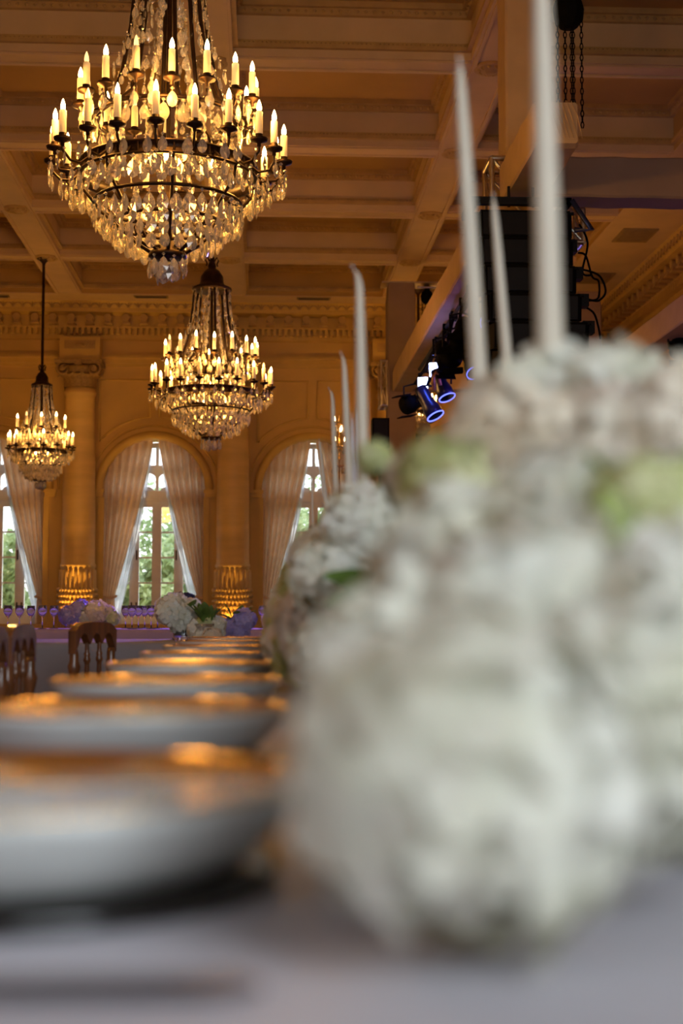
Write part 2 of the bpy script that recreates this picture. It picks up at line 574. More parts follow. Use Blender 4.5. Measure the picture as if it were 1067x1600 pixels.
def coffer_trim(x0, x1, y0, y1):
    t = MB()
    zt = CEIL + RECESS
    z1 = CEIL + 0.14
    for (o, d, za, zb) in ((0.0, 0.10, zt - .06, zt), (0.0, 0.055, zt - .13, zt - .06), (0, .03, z1 - .02, z1 + .02), (0, .05, z1 - .06, z1 - .02)):
        t.box((x0, y0, za), (x1, y0 + d, zb))
        t.box((x0, y1 - d, za), (x1, y1, zb))
        t.box((x0, y0 + d, za), (x0 + d, y1 - d, zb))
        t.box((x1 - d, y0 + d, za), (x1, y1 - d, zb))
    # egg-and-dart relief
    for zc, r, d in ((zt - .09, .026, .055), (z1 - .0, .014, .03)):
        st = r * 3.2
        n = int((x1 - x0) / st)
        for k in range(n):
            x = x0 + (k + .5) * (x1 - x0) / n
            for y in (y0 + d, y1 - d):
                t.add([(x - r, y, zc), (x, y - r, zc), (x + r, y, zc), (x, y + r, zc), (x, y, zc - r), (x, y, zc + r)],
                      [(0, 1, 5), (1, 2, 5), (2, 3, 5), (3, 0, 5), (1, 0, 4), (2, 1, 4), (3, 2, 4), (0, 3, 4)])
        n = int((y1 - y0) / st)
        for k in range(n):
            y = y0 + (k + .5) * (y1 - y0) / n
            for x in (x0 + d, x1 - d):
                t.add([(x - r, y, zc), (x, y - r, zc), (x + r, y, zc), (x, y + r, zc), (x, y, zc - r), (x, y, zc + r)],
                      [(0, 1, 5), (1, 2, 5), (2, 3, 5), (3, 0, 5), (1, 0, 4), (2, 1, 4), (3, 2, 4), (0, 3, 4)])
    return t


ct = {}
for j in range(len(rows) - 1):
    for i in range(4):
        x0, x1 = BX[i] + BW, BX[i + 1] - BW
        y0, y1 = rows[j] + TW, rows[j + 1] - TW
        key = (round(x1 - x0, 3), round(y1 - y0, 3))
        if key not in ct:
            ct[key] = coffer_trim(0, x1 - x0, 0, y1 - y0).mesh('coffer_moulding', M['gilt'])
        put('coffer_moulding', ct[key], ceiling, (x0, y0, 0), kind='stuff')

# cornices


def cornice(name, p0, p1, inward, modstep, modmat):
    """runs from p0 to p1 on the wall line; inward is the unit vector into the room"""
    p0, p1, inward = Vector(p0), Vector(p1), Vector(inward)
    d = (p1 - p0)
    L = d.length
    d.normalize()
    prof = [(0, 5.84), (.05, 5.86), (.05, 5.93), (.05, 6.05), (.18, 6.05), (.18, 6.08), (.15, 6.08), (.15, 6.27), (.44, 6.29), (.44, 6.35), (.47, 6.36), (.50, 6.42), (.56, 6.45), (.56, CEIL + .001), (0, CEIL + .001)]
    n = len(prof)
    t = MB()
    a = [p0 + inward * o + Vector((0, 0, z)) for o, z in prof]
    b = [p1 + inward * o + Vector((0, 0, z)) for o, z in prof]
    t.add(a + b, [(k, (k + 1) % n, n + (k + 1) % n, n + k) for k in range(n)])
    root = t.build(name, M['trim'], kind='structure')

    def obox(mb, s0, s1, o0, o1, z0, z1):
        q = []
        for z in (z0, z1):
            for s, o in ((s0, o0), (s1, o0), (s1, o1), (s0, o1)):
                q.append(p0 + d * s + inward * o + Vector((0, 0, z)))
        mb.add(q, [(0, 3, 2, 1), (4, 5, 6, 7), (0, 1, 5, 4), (1, 2, 6, 5), (2, 3, 7, 6), (3, 0, 4, 7)])
    dn = MB()
    k = 0
    while k * 0.105 < L:
        obox(dn, k * .105, k * .105 + .055, .05, .17, 5.935, 6.05)
        k += 1
    dn.build('dentil', M['trim'], root, kind='stuff')
    # leaf and arch band on the crown
    lf = MB()
    k = 0
    while k * 0.17 < L - .2:
        s = k * .17 + .085
        pts = []
        for q in range(7):
            aa = PI * q / 6
            pts.append(p0 + d * (s + .07 * math.cos(aa)) + inward * .50 + Vector((0, 0, 6.345 + .075 * math.sin(aa))))
        lf.tube(pts, .016, 4)
        obox(lf, s + .078, s + .092, .47, .53, 6.34, 6.44)
        k += 1
    lf.build('leaf_band', M['gilt'], root, kind='stuff')
    me = None
    k = 0
    mods = []
    while k * modstep < L - .3:
        mods.append(k * modstep + .15)
        k += 1
    for s in mods:
        mb = MB()
        obox(mb, s - .055, s + .055, .15, .34, 6.10, 6.20)
        c = p0 + d * s + Vector((0, 0, 6.20))
        mb.cyl(c + inward * .15, c + inward * .36, .07, n=12)
        obox(mb, s - .075, s + .075, .15, .36, 6.085, 6.11)
        mb.build('modillion', modmat, root)
    return root


cornice('trim_1', (XL, WB, 0), (XR, WB, 0), (0, -1, 0), 0.325, M['gilt'])
cornice('trim_2', (XR, WB, 0), (XR, 9.0, 0), (-1, 0, 0), 0.325, M['gilt'])
ar = MB()
for (d, za, zb) in ((.05, 5.36, 5.42), (.08, 5.42, 5.50), (.14, 5.50, 5.54), (.10, 5.54, 5.58)):
    ar.box((XL, WB - d, za), (XR, WB, zb))
ar.build('trim_3', M['trim'], kind='structure')
ar = MB()
for (d, za, zb) in ((.05, 5.36, 5.42), (.08, 5.42, 5.50), (.14, 5.50, 5.54), (.10, 5.54, 5.58)):
    ar.box((XR - d, 9, za), (XR, WB, zb))
ar.build('trim_4', M['trim'], kind='structure')
MB().box((XL, WB - .04, 0), (XR, WB, .25)).build('baseboard_back', M['trim'], kind='structure')

# columns
COLY = WB - 0.22


def column(x, label):
    r = empty('column', (x, COLY, 0), label, 'column', 'columns along the window wall')
    sh = MB().lathe([(.33, .12), (.33, .2), (.30, .24), (.30, 1.70), (.315, 1.71), (.315, 1.76), (.298, 1.78), (.297, 2.4), (.285, 3.6), (.262, 4.78), (.285, 4.80), (.285, 4.85), (.262, 4.87), (.262, 4.92)], 36)
    sh.build('shaft', M['column'], r)
    MB().box((-.38, -.38, 0), (.38, .22, .12)).build('plinth', M['column'], r)
    # cabled flutes on the lower drum with a carved band
    fl = MB()
    for k in range(11):
        a = PI + PI * (k + .5) / 11
        cx, cy = .302 * math.cos(a), .302 * math.sin(a)
        fl.tube([(cx, cy, .35), (cx, cy, 1.60), (cx * .97, cy * .97, 1.66)], .034, 8)
    fl.build('fluting', M['column'], r)
    ob = MB()
    for row in range(5):
        for k in range(16):
            a = PI + PI * (k + (row % 2) * .5 + .25) / 16
            ob.lathe([(0, -.05), (.03, -.02), (.032, .015), (0, .05)], 6, (.338 * math.cos(a), .338 * math.sin(a), .90 + row * .10))
    ob.build('carved_band', M['gilt'], r, kind='stuff')
    cp = MB()
    cp.lathe([(.25, 4.92), (.27, 4.95), (.29, 5.12), (.33, 5.28), (.34, 5.30)], 24)
    cp.build('capital_bell', M['capital'], r)
    lv = MB().grid(lambda u, v: Vector(((u - .5) * .15 * (1 - .5 * v * v), -(.275 + .03 * v + .10 * max(0, v - .55) ** 1.3 * 3), .30 * v - (max(0, v - .8) * .5))), 4, 6).mesh('acanthus_leaf', M['capital'])
    for k in range(9):
        put('acanthus_leaf', lv, r, (0, 0, 4.93), (0, 0, PI * (k - 4) / 8))
    for k in range(8):
        put('acanthus_leaf', lv, r, (0, 0, 5.05), (0, 0, PI * (k - 3.5) / 8), 1.06)
    for s in (-1, 1):
        vo = MB()
        for q in (-1, 1):
            pts, rr = [], []
            for i in range(22):
                t = i / 21
                a = PI / 2 + s * q * 0 + t * 3.4 * PI
                rad = .115 * (1 - t) + .015
                pts.append((s * .27 + s * rad * math.cos(a) * -1, (-.30 if q < 0 else .06), 5.235 + rad * math.sin(a)))
            vo.tube(pts, [.028 - .012 * i / 21 for i in range(22)], 6)
        vo.cyl((s * .27, -.32, 5.235), (s * .27, .1, 5.235), .05, n=10)
        vo.build('volute', M['capital'], r)
    ab = MB()
    ab.prism([(-.42, -.36), (-.2, -.31), (.2, -.31), (.42, -.36), (.42, .22), (-.42, .22)], (5.33, 5.40), 'z')
    ab.box((-.06, -.37, 5.30), (.06, -.3, 5.40))
    ab.build('abacus', M['capital'], r)
    en = MB().box((-.36, -.16, 5.40), (.36, .22, 5.84))
    en.build('entablature_block', M['trim'], r)
    pl = MB().box((-.27, -.185, 5.62), (.27, -.16, 5.77))
    pl.lathe([(.0, -.03), (.07, -.02), (.08, 0)], 14, (0, -.185, 5.695))
    for s in (-1, 1):
        for q in range(3):
            pl.box((s * (.12 + q * .05) - .015, -.2, 5.64 + q * .01), (s * (.12 + q * .05) + .015, -.18, 5.75 - q * .01), Matrix.Rotation(s * .5, 3, 'Y'))
    pl.build('carved_plaque', M['gilt'], r)
    return r


column(-3.31, 'pale column between the left window and the middle arched window, brightest base glow')
column(BX[2], 'pale column directly beneath the second chandelier, between two arched windows')
column(BX[3], 'pale column mostly hidden behind the fabric truss tower')
column(BX[4], 'pale column at far right hidden behind stage rig and flowers')
for x, p in ((-3.31, 150), (BX[2], 60), (BX[3], 8)):
    light('column_uplight', 'SPOT', (x, WB - .82, .45), p, (1.0, .50, .08), (x, WB - .5, 1.5), .04, spot=math.radians(62), blend=.7)

# windows
WY = WB + 0.36


def window(n, xc):
    xc = xc + .03
    fr = MB()
    # outer frame following the arch
    pts = []
    for k in range(25):
        a = PI - PI * k / 24
        pts.append((xc + (RA - .03) * math.cos(a), SPRING + (RA - .03) * math.sin(a)))
    for k in range(24):
        (xa, za), (xb, zb) = pts[k], pts[k + 1]
        sc_ = (RA - .12) / (RA - .03)
        q = [(xa, za), (xb, zb), (xc + (xb - xc) * sc_, SPRING + (zb - SPRING) * sc_), (xc + (xa - xc) * sc_, SPRING + (za - SPRING) * sc_)]
        fr.prism(q, (WY - .05, WY + .05))
    for s in (-1, 1):
        x = xc + s * (RA - .03)
        fr.box((min(x, x - s * .10), WY - .05, SILL), (max(x, x - s * .10), WY + .05, SPRING))
    fr.box((xc - RA, WY - .06, SILL - .0), (xc + RA, WY + .06, SILL + .06))
    fr.box((xc - RA, WY - .07, 2.93), (xc + RA, WY + .07, 3.12))
    # scalloped head of the transom light
    fr.box((xc - RA + .05, WY - .05, 3.48), (xc + RA - .05, WY + .05, 3.60))
    root = fr.build('window_%d' % n, M['white_frame'], kind='structure')
    # four narrow casements
    cw = (RA - .12) / 2
    for i in range(4):
        x0 = xc - (RA - .12) + i * cw * 1.0
        x1 = x0 + cw
        st = .085
        sa = MB()
        z0, z1 = SILL + .06, 2.93
        sa.box((x0, WY - .035, z0), (x0 + st, WY + .035, z1))
        sa.box((x1 - st, WY - .035, z0), (x1, WY + .035, z1))
        sa.box((x0 + st, WY - .035, z0), (x1 - st, WY + .035, z0 + .22))
        sa.box((x0 + st, WY - .035, z1 - .10), (x1 - st, WY + .035, z1))
        sash = sa.build('casement', M['white_frame'], root)
        za, zb = z0 + .22, z1 - .10
        hgt = (zb - za) / 4
        for k in range(4):
            MB().box((x0 + st, WY - .004, za + k * hgt), (x1 - st, WY + .004, za + (k + 1) * hgt)).build('pane', M['pane'], sash)
            if k:
                MB().box((x0 + st, WY - .02, za + k * hgt - .015), (x1 - st, WY + .02, za + k * hgt + .015)).build('glazing_bar', M['white_frame'], sash)
        hx = x1 - st * .5 if i % 2 == 0 else x0 + st * .5
        for hz in (1.0, 1.95):
            MB().box((hx - .012, WY - .065, hz - .09), (hx + .012, WY - .035, hz + .09)).build('bolt', M['iron'], sash)
    # transom lights
    for i in range(4):
        x0 = xc - (RA - .12) + i * cw
        bx_ = MB().box((x0 - .03, WY - .03, 3.12), (x0 + .03, WY + .03, 3.92 if i in (1, 2, 3) else 3.5))
        if i:
            bx_.build('mullion', M['white_frame'], root)
        MB().box((x0 + .03, WY - .004, 3.12), (x0 + cw - .03, WY + .004, 3.48)).build('pane', M['pane'], root)
        ca = MB()
        xm = x0 + cw / 2
        arc = [(x0 + .03, 3.49), (x0 + .03, 3.36)] + [(xm + (cw / 2 - .03) * math.cos(PI - PI * k / 8), 3.36 + .10 * math.sin(PI * k / 8)) for k in range(1, 8)] + [(x0 + cw - .03, 3.36), (x0 + cw - .03, 3.49)]
        ca.prism(arc, (WY - .03, WY + .03))
        ca.build('scalloped_head', M['white_frame'], root)
        sb = MB()
        arc = [(x0 + .03, 3.11), (x0 + .03, 3.14)] + [(xm + (cw / 2 - .06) * math.cos(PI - PI * k / 6), 3.14 + .07 * math.sin(PI * k / 6)) for k in range(0, 7)] + [(x0 + cw - .03, 3.14), (x0 + cw - .03, 3.11)]
        sb.prism(arc, (WY - .03, WY + .03))
        sb.build('scalloped_base', M['white_frame'], root)
    hi = MB()
    arc = [(xc + (RA - .1) * math.cos(a), SPRING + (RA - .1) * math.sin(a)) for a in [math.radians(d) for d in range(32, 149, 8)]]
    hi.prism(arc, (WY - .004, WY + .004))
    hi.build('arched_pane', M['pane'], root)
    return root


for i, xc in enumerate(WIN):
    window(i + 1, xc)


def drape(xc, s, name, label, mt, Y, gap, bot, group, tie=True, nple=6, amp=.045, ztie=1.17, ztop_cut=0.0, e=1.18):
    """s=-1 left panel; gap: half gap at the top, bot: distance from the jamb of the gathered inner edge"""
    xo = xc + s * (RA + .02)

    def fn(u, v):
        xt = xo + (xc + s * gap - xo) * u
        dx = min(abs(xt - xc), RA - .001)
        zt = SPRING + math.sqrt(max(RA * RA - dx * dx, 0)) - .005 - ztop_cut
        xb = xo - s * bot * u - s * .015 * (1 - u)
        zb = ztie
        if v < .85:
            t = v / .85
            z = zt + (zb - zt) * t
            g = (zt - z) / max(zt - zb, .01)
            zz = (SPRING + RA - z) / (SPRING + RA - zb)
            x = xt + (xb - xt) * max(0, min(1, g)) ** e
            fl = 1 - .5 * t ** 3
        else:
            t = (v - .85) / .15
            z = zb + (.05 - zb) * t
            x = xb - s * .05 * u * math.sin(t * PI * .5)
            fl = .5 + .3 * t
        y = Y + amp * fl * math.sin(u * nple * 2 * PI + .6 * math.sin(v * 3 + xc)) + .01 * math.sin(u * 31 + v * 5)
        return Vector((x, y, z))
    mb = MB().grid(fn, 72, 26)
    r = mb.build(name, mt, label=label, cat='curtain', group=group)
    if tie:
        x0, x1 = xo + s * .01, xo - s * (bot + .03)
        tb = MB().tube([(x0, Y + .055, ztie + .05), (x0, Y - .05, ztie + .03), ((x0 + x1) / 2, Y - .07, ztie - .01), (x1, Y - .05, ztie + .02), (x1, Y + .055, ztie + .03)], .022, 6)
        tb.build('tieback', mt, r)
    return r


wl = ['left window cut by the photo edge', 'middle arched window', 'arched window beside the candle row', 'arched window behind the stage rig']
for i, xc in enumerate(WIN):
    cy = WB + .12
    drape(xc, -1, 'curtain', 'beige tied-back drape on left side of the ' + wl[i], M['curtain'], cy, .03, .24, 'beige drapes')
    drape(xc, 1, 'curtain', 'beige tied-back drape on right side of the ' + wl[i], M['curtain'], cy, .06, .16, 'beige drapes')
    drape(xc, -1, 'sheer_curtain', 'white sheer inner curtain on left side of the ' + wl[i], M['sheer'], cy + .12, .05, .35, 'white sheers', False, 14, .015, .95, .02, 1.35)
    drape(xc, 1, 'sheer_curtain', 'white sheer inner curtain on right side of the ' + wl[i], M['sheer'], cy + .12, .08, .26, 'white sheers', False, 14, .015, .95, .02, 1.35)

# ceiling vents
for (px, py, wd, dp, lab, mt) in ((236, 463, .60, .16, 'dark slotted ceiling vent left of the second chandelier', 'vent'), (490, 466, .60, .16, 'dark slotted ceiling vent above the row of tapers', 'vent'), (-8, 462, .5, .16, 'dark slotted ceiling vent at the left photo edge', 'vent')):
    d = (CEIL - .012 - EYE)
    q = P(px, py, 10)
    t = d / (q.z - EYE)
    c = Vector((q.x * t, 10 * t, CEIL - .012))
    v = MB().box((-wd / 2, -dp / 2, -.015), (wd / 2, dp / 2, -.002))
    r = v.build('ceiling_vent', M['vent_pale'], None, c, label=lab, cat='vent', group='ceiling vents')
    for k in range(5):
        MB().box((-wd / 2 + .03, -dp / 2 + .02 + k * .025, -.024), (wd / 2 - .03, -dp / 2 + .036 + k * .025, -.015)).build('slat', M['vent'], r)
for (px, py, lab) in ((992, 367, 'large pale rectangular vent in the ceiling margin at right'), (930, 434, 'large pale ceiling vent half hidden behind the black cables')):
    q = P(px, py, 10)
    t = (CEIL - .012 - EYE) / (q.z - EYE)
    c = Vector((q.x * t, 10 * t, CEIL - .012))
    r = MB().box((-.26, -.36, -.02), (.26, .36, -.002)).build('ceiling_vent', M['vent_pale'], None, c, label=lab, cat='vent', group='ceiling vents')
    for k in range(10):
        MB().box((-.22, -.32 + k * .064, -.03), (.22, -.29 + k * .064, -.02)).build('slat', M['vent_pale'], r)

# ------------------------------------------------------------------ garden outside
MB().box((-40, WB + 1.2, -.3), (40, 80, -.2)).build('garden_ground', M['grass'], kind='structure')


def tree(x, y, h, rad, n, label, seed):
    rg = random.Random(seed)
    r = empty('tree', (x, y, -.2), label, 'tree', 'trees outside the windows')
    MB().tube([(0, 0, 0), (.05, .02, h * .35), (-.05, .04, h * .6), (.0, 0, h * .85)], [.18, .14, .09, .04], 8).build('trunk', M['bark'], r)
    f = MB()
    blobs = [(max(-.8, min(.8, rg.gauss(0, .45))) * rad, max(-.8, min(.8, rg.gauss(0, .4))) * rad, h * rg.uniform(.12, .95), rg.uniform(.5, .9) * rad * .55) for _ in range(16)]
    for _ in range(n):
        bx_, by_, bz_, br = rg.choice(blobs)
        d = Vector((rg.gauss(0, 1), rg.gauss(0, 1), rg.gauss(0, 1))).normalized() * br * rg.uniform(.6, 1.05)
        c = Vector((bx_, by_, bz_)) + d
        a = Vector((rg.gauss(0, 1), rg.gauss(0, 1), rg.gauss(0, 1))).normalized() * rg.uniform(.07, .13)
        b = a.orthogonal() * .55
        f.add([c - a, c + b, c + a, c - b], [(0, 1, 2, 3)])
    f.build('foliage', M['tree_leaf'], r, kind='stuff')


tl = ['leafy tree outside the left window', 'tall leafy tree outside left window, further back', 'leafy tree outside the middle window, left half', 'leafy tree outside the middle window, right half', 'leafy tree outside the window beside the candles', 'leafy tree outside the window behind the rig', 'dense tree far back between left and middle windows', 'dense tree far back behind the candle row']
for i, (x, y, h, rad) in enumerate(((-5.9, 30.6, 3.1, 1.2), (-4.6, 34.2, 3.1, 1.4), (-2.7, 30.6, 3.1, 1.0), (-1.2, 33.8, 3.1, 1.4), (1.2, 30.8, 3.2, 1.3), (4.4, 31.5, 3.2, 1.6), (-3.4, 38.5, 4.4, 2.4), (1.9, 38.8, 4.4, 2.6))):
    tree(x, y, h, rad, 3600, tl[i], 100 + i)
light('afternoon_sun', 'SUN', (10, 40, 20), 6.0, (1.0, .95, .82), (0, 31, 0), .02)

# ------------------------------------------------------------------ chandeliers
candle_me = MB().lathe([(.0, 0), (.0225, 0), (.0215, .165), (.013, .174), (0, .175)], 10).mesh('candle_sleeve', M['candle_sleeve'])
bulbp = MB().lathe([(.010, .17), (.0155, .185), (.014, .205), (.007, .228), (0, .242)], 8)
bulb_me = bulbp.mesh('bulb', M['bulb'])
bulb_off_me = bulbp.mesh('bulb_unlit', M['bulb_off'])
pan_me = MB().lathe([(.0, -.05), (.012, -.045), (.012, -.025), (.05, -.012), (.054, .004), (.035, -.004), (.022, .0), (.024, .03), (.018, .032)], 12).mesh('drip_pan', M['iron'])


def pend(mb, c, s=1.0, ry=0.0):
    """flat pear-shaped drop with a bead above, hung at c; edge facets"""
    c = Vector(c)
    mat3 = Matrix.Rotation(ry, 3, 'Z')
    out = [(.0, -.022), (.012, -.034), (.024, -.055), (.027, -.075), (.018, -.098), (0, -.108), (-.018, -.098), (-.027, -.075), (-.024, -.055), (-.012, -.034)]
    n = len(out)
    vs = [c + mat3 @ (Vector((x, 0, z)) * s) for x, z in out]
    vs.append(c + mat3 @ (Vector((0, .011, -.072)) * s))
    vs.append(c + mat3 @ (Vector((0, -.011, -.072)) * s))
    mb.add(vs, [(k, (k + 1) % n, n) for k in range(n)] + [((k + 1) % n, k, n + 1) for k in range(n)])
    r = .011 * s
    z = -.011 * s
    b = c + Vector((0, 0, z))
    mb.add([b + Vector(q) * r for q in ((1, 0, 0), (0, 1, 0), (-1, 0, 0), (0, -1, 0), (0, 0, 1), (0, 0, -1))],
           [(0, 1, 4), (1, 2, 4), (2, 3, 4), (3, 0, 4), (1, 0, 5), (2, 1, 5), (3, 2, 5), (0, 3, 5)])


pend_me = None


def chandelier(loc, label, kr=1.0, kz=1.0, no=20, nu=16, detail=True, power=100, seed=1, tilt=0.0, cs=1.0):
    """loc: centre of the lower candle tier"""
    global pend_me
    rg = random.Random(seed)
    loc = Vector(loc)
    top = CEIL
    root = empty('chandelier', (loc.x, loc.y, top), label, 'chandelier', 'crystal candle chandeliers', rz=tilt)
    zo = loc.z - top

    def Q(r, a, z):
        return Vector((r * kr * math.cos(a), r * kr * math.sin(a), zo + z * kz))
    MB().lathe([(0, -.16), (.02, -.16), (.025, -.10), (.05, -.07), (.09, -.04), (.13, -.02), (.13, 0)], 16).build('canopy', M['iron'], root)
    MB().cyl((0, 0, -.15), (0, 0, zo + 1.5 * kz), .014 if kr > .9 else .022, n=8).build('rod', M['iron'], root)
    zc = zo
    MB().lathe([(.0, zc + 1.54 * kz), (.03 * kr, zc + 1.53 * kz), (.05 * kr, zc + 1.47 * kz), (.045 * kr, zc + 1.44 * kz), (.09 * kr, zc + 1.41 * kz), (.135 * kr, zc + 1.34 * kz), (.14 * kr, zc + 1.27 * kz), (.16 * kr, zc + 1.235 * kz), (.235 * kr, zc + 1.20 * kz), (.24 * kr, zc + 1.18 * kz), (.2 * kr, zc + 1.16 * kz), (0, zc + 1.17 * kz)], 24).build('crown', M['iron'], root)
    for k in range(4):
        a = k * PI / 2 + .3
        MB().tube([Q(.03, a, 1.53), Q(.06, a, 1.58), Q(.08, a, 1.54), Q(.06, a, 1.50), Q(.07, a, 1.47)], .010, 5).build('crown_scroll', M['iron'], root)
    for k in range(8):
        a = 2 * PI * k / 8 + .2
        MB().tube([Q(.20, a, 1.17), Q(.215, a, 1.1), Q(.24, a, .85), Q(.29, a, .55), Q(.36, a, .34), Q(.46, a, .25)], [.016, .014, .014, .014, .016, .016], 6).build('strap', M['iron'], root)

    def ring(r, z, t, name):
        MB().tube([Q(r, 2 * PI * k / 40, z) for k in range(40)], t, 6, closed=True).build(name, M['iron'], root)
    ring(.46, .25, .014, 'upper_ring')
    ring(.456, -.28, .012, 'middle_ring')
    ring(.335, -.40, .012, 'lower_ring')
    bd = MB()
    R0 = .545 * kr
    bd.lathe([(R0 - .012, zo - .125 * kz), (R0 + .014, zo - .125 * kz), (R0 + .014, zo - .112 * kz), (R0, zo - .11 * kz), (R0, zo - .055 * kz), (R0 + .014, zo - .053 * kz), (R0 + .014, zo - .04 * kz), (R0 - .012, zo - .04 * kz)], 48, close=True)
    for k in range(48):
        a = 2 * PI * k / 48
        bd.cyl(Q(.548, a, -.11), Q(.548, a, -.055), .008, n=5)
    bd.build('iron_band', M['iron'], root)
    for k in range(8):
        a = 2 * PI * k / 8 + .12 - PI / 2
        MB().tube([Q(.545, a, -.11), Q(.525, a, -.2), Q(.456, a, -.28), Q(.40, a, -.35), Q(.335, a, -.40), Q(.2, a, -.52), Q(.10, a, -.585)], .011, 5).build('rib', M['iron'], root)
    MB().lathe([(0, -.0), (.02, .0), (.035, .06), (.05, .07), (.06, .02), (.115, 0), (.12, -.025), (.09, -.035), (0, -.05)], 20, (0, 0, zo - .585 * kz)).build('dish', M['iron'], root)
    MB().cyl((0, 0, zo - .58 * kz), (0, 0, zo + 1.2 * kz), .016, n=8).build('stem', M['iron'], root)

    def candle(r, a, z, lit):
        c = put('candle', candle_me, root, Q(r, a, z), (0, 0, a), cs)
        put('bulb', bulb_me if lit else bulb_off_me, c)
        put('drip_pan', pan_me, c)
    for k in range(no):
        a = 2 * PI * (k + .5) / no - PI / 2 + (.12 if detail else 0)
        rr = .72 if k % 2 == 0 else .70
        zz = 0 if k % 2 == 0 else .015
        candle(rr, a, zz, rg.random() < .8)
        MB().tube([Q(.545, a, -.08), Q(.60, a, -.125), Q(.67, a, -.12), Q(rr, a, -.07), Q(rr, a, -.03 + zz)], .009, 5).build('arm', M['iron'], root)
    for k in range(nu):
        a = 2 * PI * (k + .25) / nu - PI / 2
        candle(.545, a, .33 + (.02 if k % 2 else 0), rg.random() < .8)
        MB().tube([Q(.46, a, .25), Q(.50, a, .235), Q(.54, a, .25), Q(.545, a, .29)], .008, 5).build('arm', M['iron'], root)
    for k in range(6):
        a = 2 * PI * k / 6 + .5
        MB().tube([Q(.05, a, -.54), Q(.13, a, -.56), Q(.20, a, -.52), Q(.22, a, -.45), Q(.19, a, -.41), Q(.16, a, -.44)], .010, 5).build('scroll_arm', M['iron'], root)
        if k % 2 == 0:
            MB().lathe([(.008, -.37), (.016, -.345), (.014, -.32), (0, -.28)], 8, (0, 0, zo + .37 * kz - .40 * kz)).build('bulb', M['bulb'], root, (.15 * kr * math.cos(a), .15 * kr * math.sin(a), .36 * kz))
    # crystal drops
    drops = []

    def rowd(r, z, n, s, ph=0.0, jit=.25):
        for k in range(n):
            a = 2 * PI * (k + ph) / n
            drops.append((Q(r, a, z + rg.uniform(-.012, .012)), 1.15 * s * rg.uniform(.88, 1.1), a + PI / 2 + rg.uniform(-jit, jit)))
    for k in range(no):
        a = 2 * PI * (k + .5) / no - PI / 2 + (.12 if detail else 0)
        for da, zz, r in ((-.06, -.06, .73), (.06, -.06, .73), (0, -.135, .66)):
            drops.append((Q(r, a + da, zz), rg.uniform(1.0, 1.25), a + PI / 2 + rg.uniform(-.5, .5)))
    rowd(.60, -.13, 34, 1.15)
    rowd(.54, -.14, 30, 1.15, .5)
    rowd(.46, -.29, 36, 1.25)
    rowd(.40, -.35, 26, 1.1, .5)
    rowd(.34, -.41, 28, 1.2)
    rowd(.25, -.47, 18, 1.1, .5)
    rowd(.115, -.61, 11, 1.05)
    rowd(.06, -.62, 6, 1.2)
    rowd(.545, .29, 30, 1.0)
    rowd(.45, .24, 24, 1.1)
    if detail:
        one = MB()
        pend(one, (0, 0, 0))
        if pend_me is None:
            pend_me = one.mesh('crystal_drop', M['crystal'])
        for p, s, a in drops:
            put('crystal_drop', pend_me, root, p, (0, 0, a), s)
    else:
        mb = MB()
        for p, s, a in drops:
            pend(mb, p, s, a)
        mb.build('crystal_drops', M['crystal'], root, kind='stuff')
    # strands of small drops from the crown to the upper tier, and inner strands
    mb = MB()
    for k in range(14):
        a = 2 * PI * k / 14 + .1
        L = 13
        for i in range(L):
            t = i / (L - 1)
            r = .225 + (.535 - .225) * t ** 2.4
            z = 1.17 - .83 * t
            pend(mb, Q(r, a + rg.uniform(-.03, .03), z), .72 if i % 3 else .95, a + PI / 2 + rg.uniform(-.7, .7))
    for k in range(6):
        a = 2 * PI * k / 6
        for i in range(10):
            pend(mb, Q(.17 + .12 * (i / 9), a + rg.uniform(-.05, .05), 1.05 - i * .09), .85, a + rg.uniform(-1, 1))
    for k in range(12):
        a = 2 * PI * k / 12 + .2
        for i in range(6):
            pend(mb, Q(.36 + .03 * rg.uniform(-1, 1), a, .24 - i * .06), .9, a + rg.uniform(-1, 1))
    mb.build('crystal_strands', M['crystal'], root, kind='stuff')
    for k in range(6):
        a = 2 * PI * (k + .5) / 6
        light('chandelier_glow', 'POINT', Q(.66, a, .23), power * .15, WARM, None, .10 * kr, parent=root)
    light('chandelier_glow', 'POINT', Q(0, 0, -.18), power * .10, WARM, None, .10 * kr, parent=root)
    return root


def chloc(px, py, Y):
    return P(px, py, Y)


chandelier(chloc(263, 252, 8.74), 'largest crystal chandelier with two tiers of lit candle bulbs, upper left', detail=True, power=190, seed=3)
chandelier(chloc(330, 606, 16.84), 'middle-sized crystal chandelier hanging before the column between two arched windows', detail=False, power=145, seed=5)
chandelier(chloc(64, 700, 22.24), 'smallest full chandelier on a long rod at left photo edge', .70, .83, 14, 10, False, 80, 8)
chandelier(chloc(654, 640, 24.1), 'chandelier mostly hidden behind the fabric tower, only its crystal tail showing', .42, .72, 12, 8, False, 50, 9)
cb = empty('candelabrum', (P(530, 700, 21.5).x, 21.5, 0), 'tall gold crystal candelabrum glinting between two tapers of the left cluster', 'candelabrum')
MB().lathe([(0, 0), (.18, 0), (.18, .03), (.06, .07), (.02, .2), (.014, 1.2), (.03, 1.25), (.012, 1.3), (.010, 3.2), (.03, 3.24), (0, 3.3)], 16).build('stem', M['brass'], cb)
for z in (3.12, 3.42, 3.75):
    MB().tube([(.09 * math.cos(q), .09 * math.sin(q), z) for q in [2 * PI * k / 14 for k in range(14)]], .008, 5, closed=True).build('ring', M['brass'], cb)
MB().cyl((0, 0, 3.2), (0, 0, 3.9), .01, n=6).build('upper_stem', M['brass'], cb)
for k in range(5):
    a = 2 * PI * k / 5
    b_ = put('bulb', bulb_me, cb, (.09 * math.cos(a), .09 * math.sin(a), 3.33 + .16 * (k % 3)), None, 1)
cd = MB()
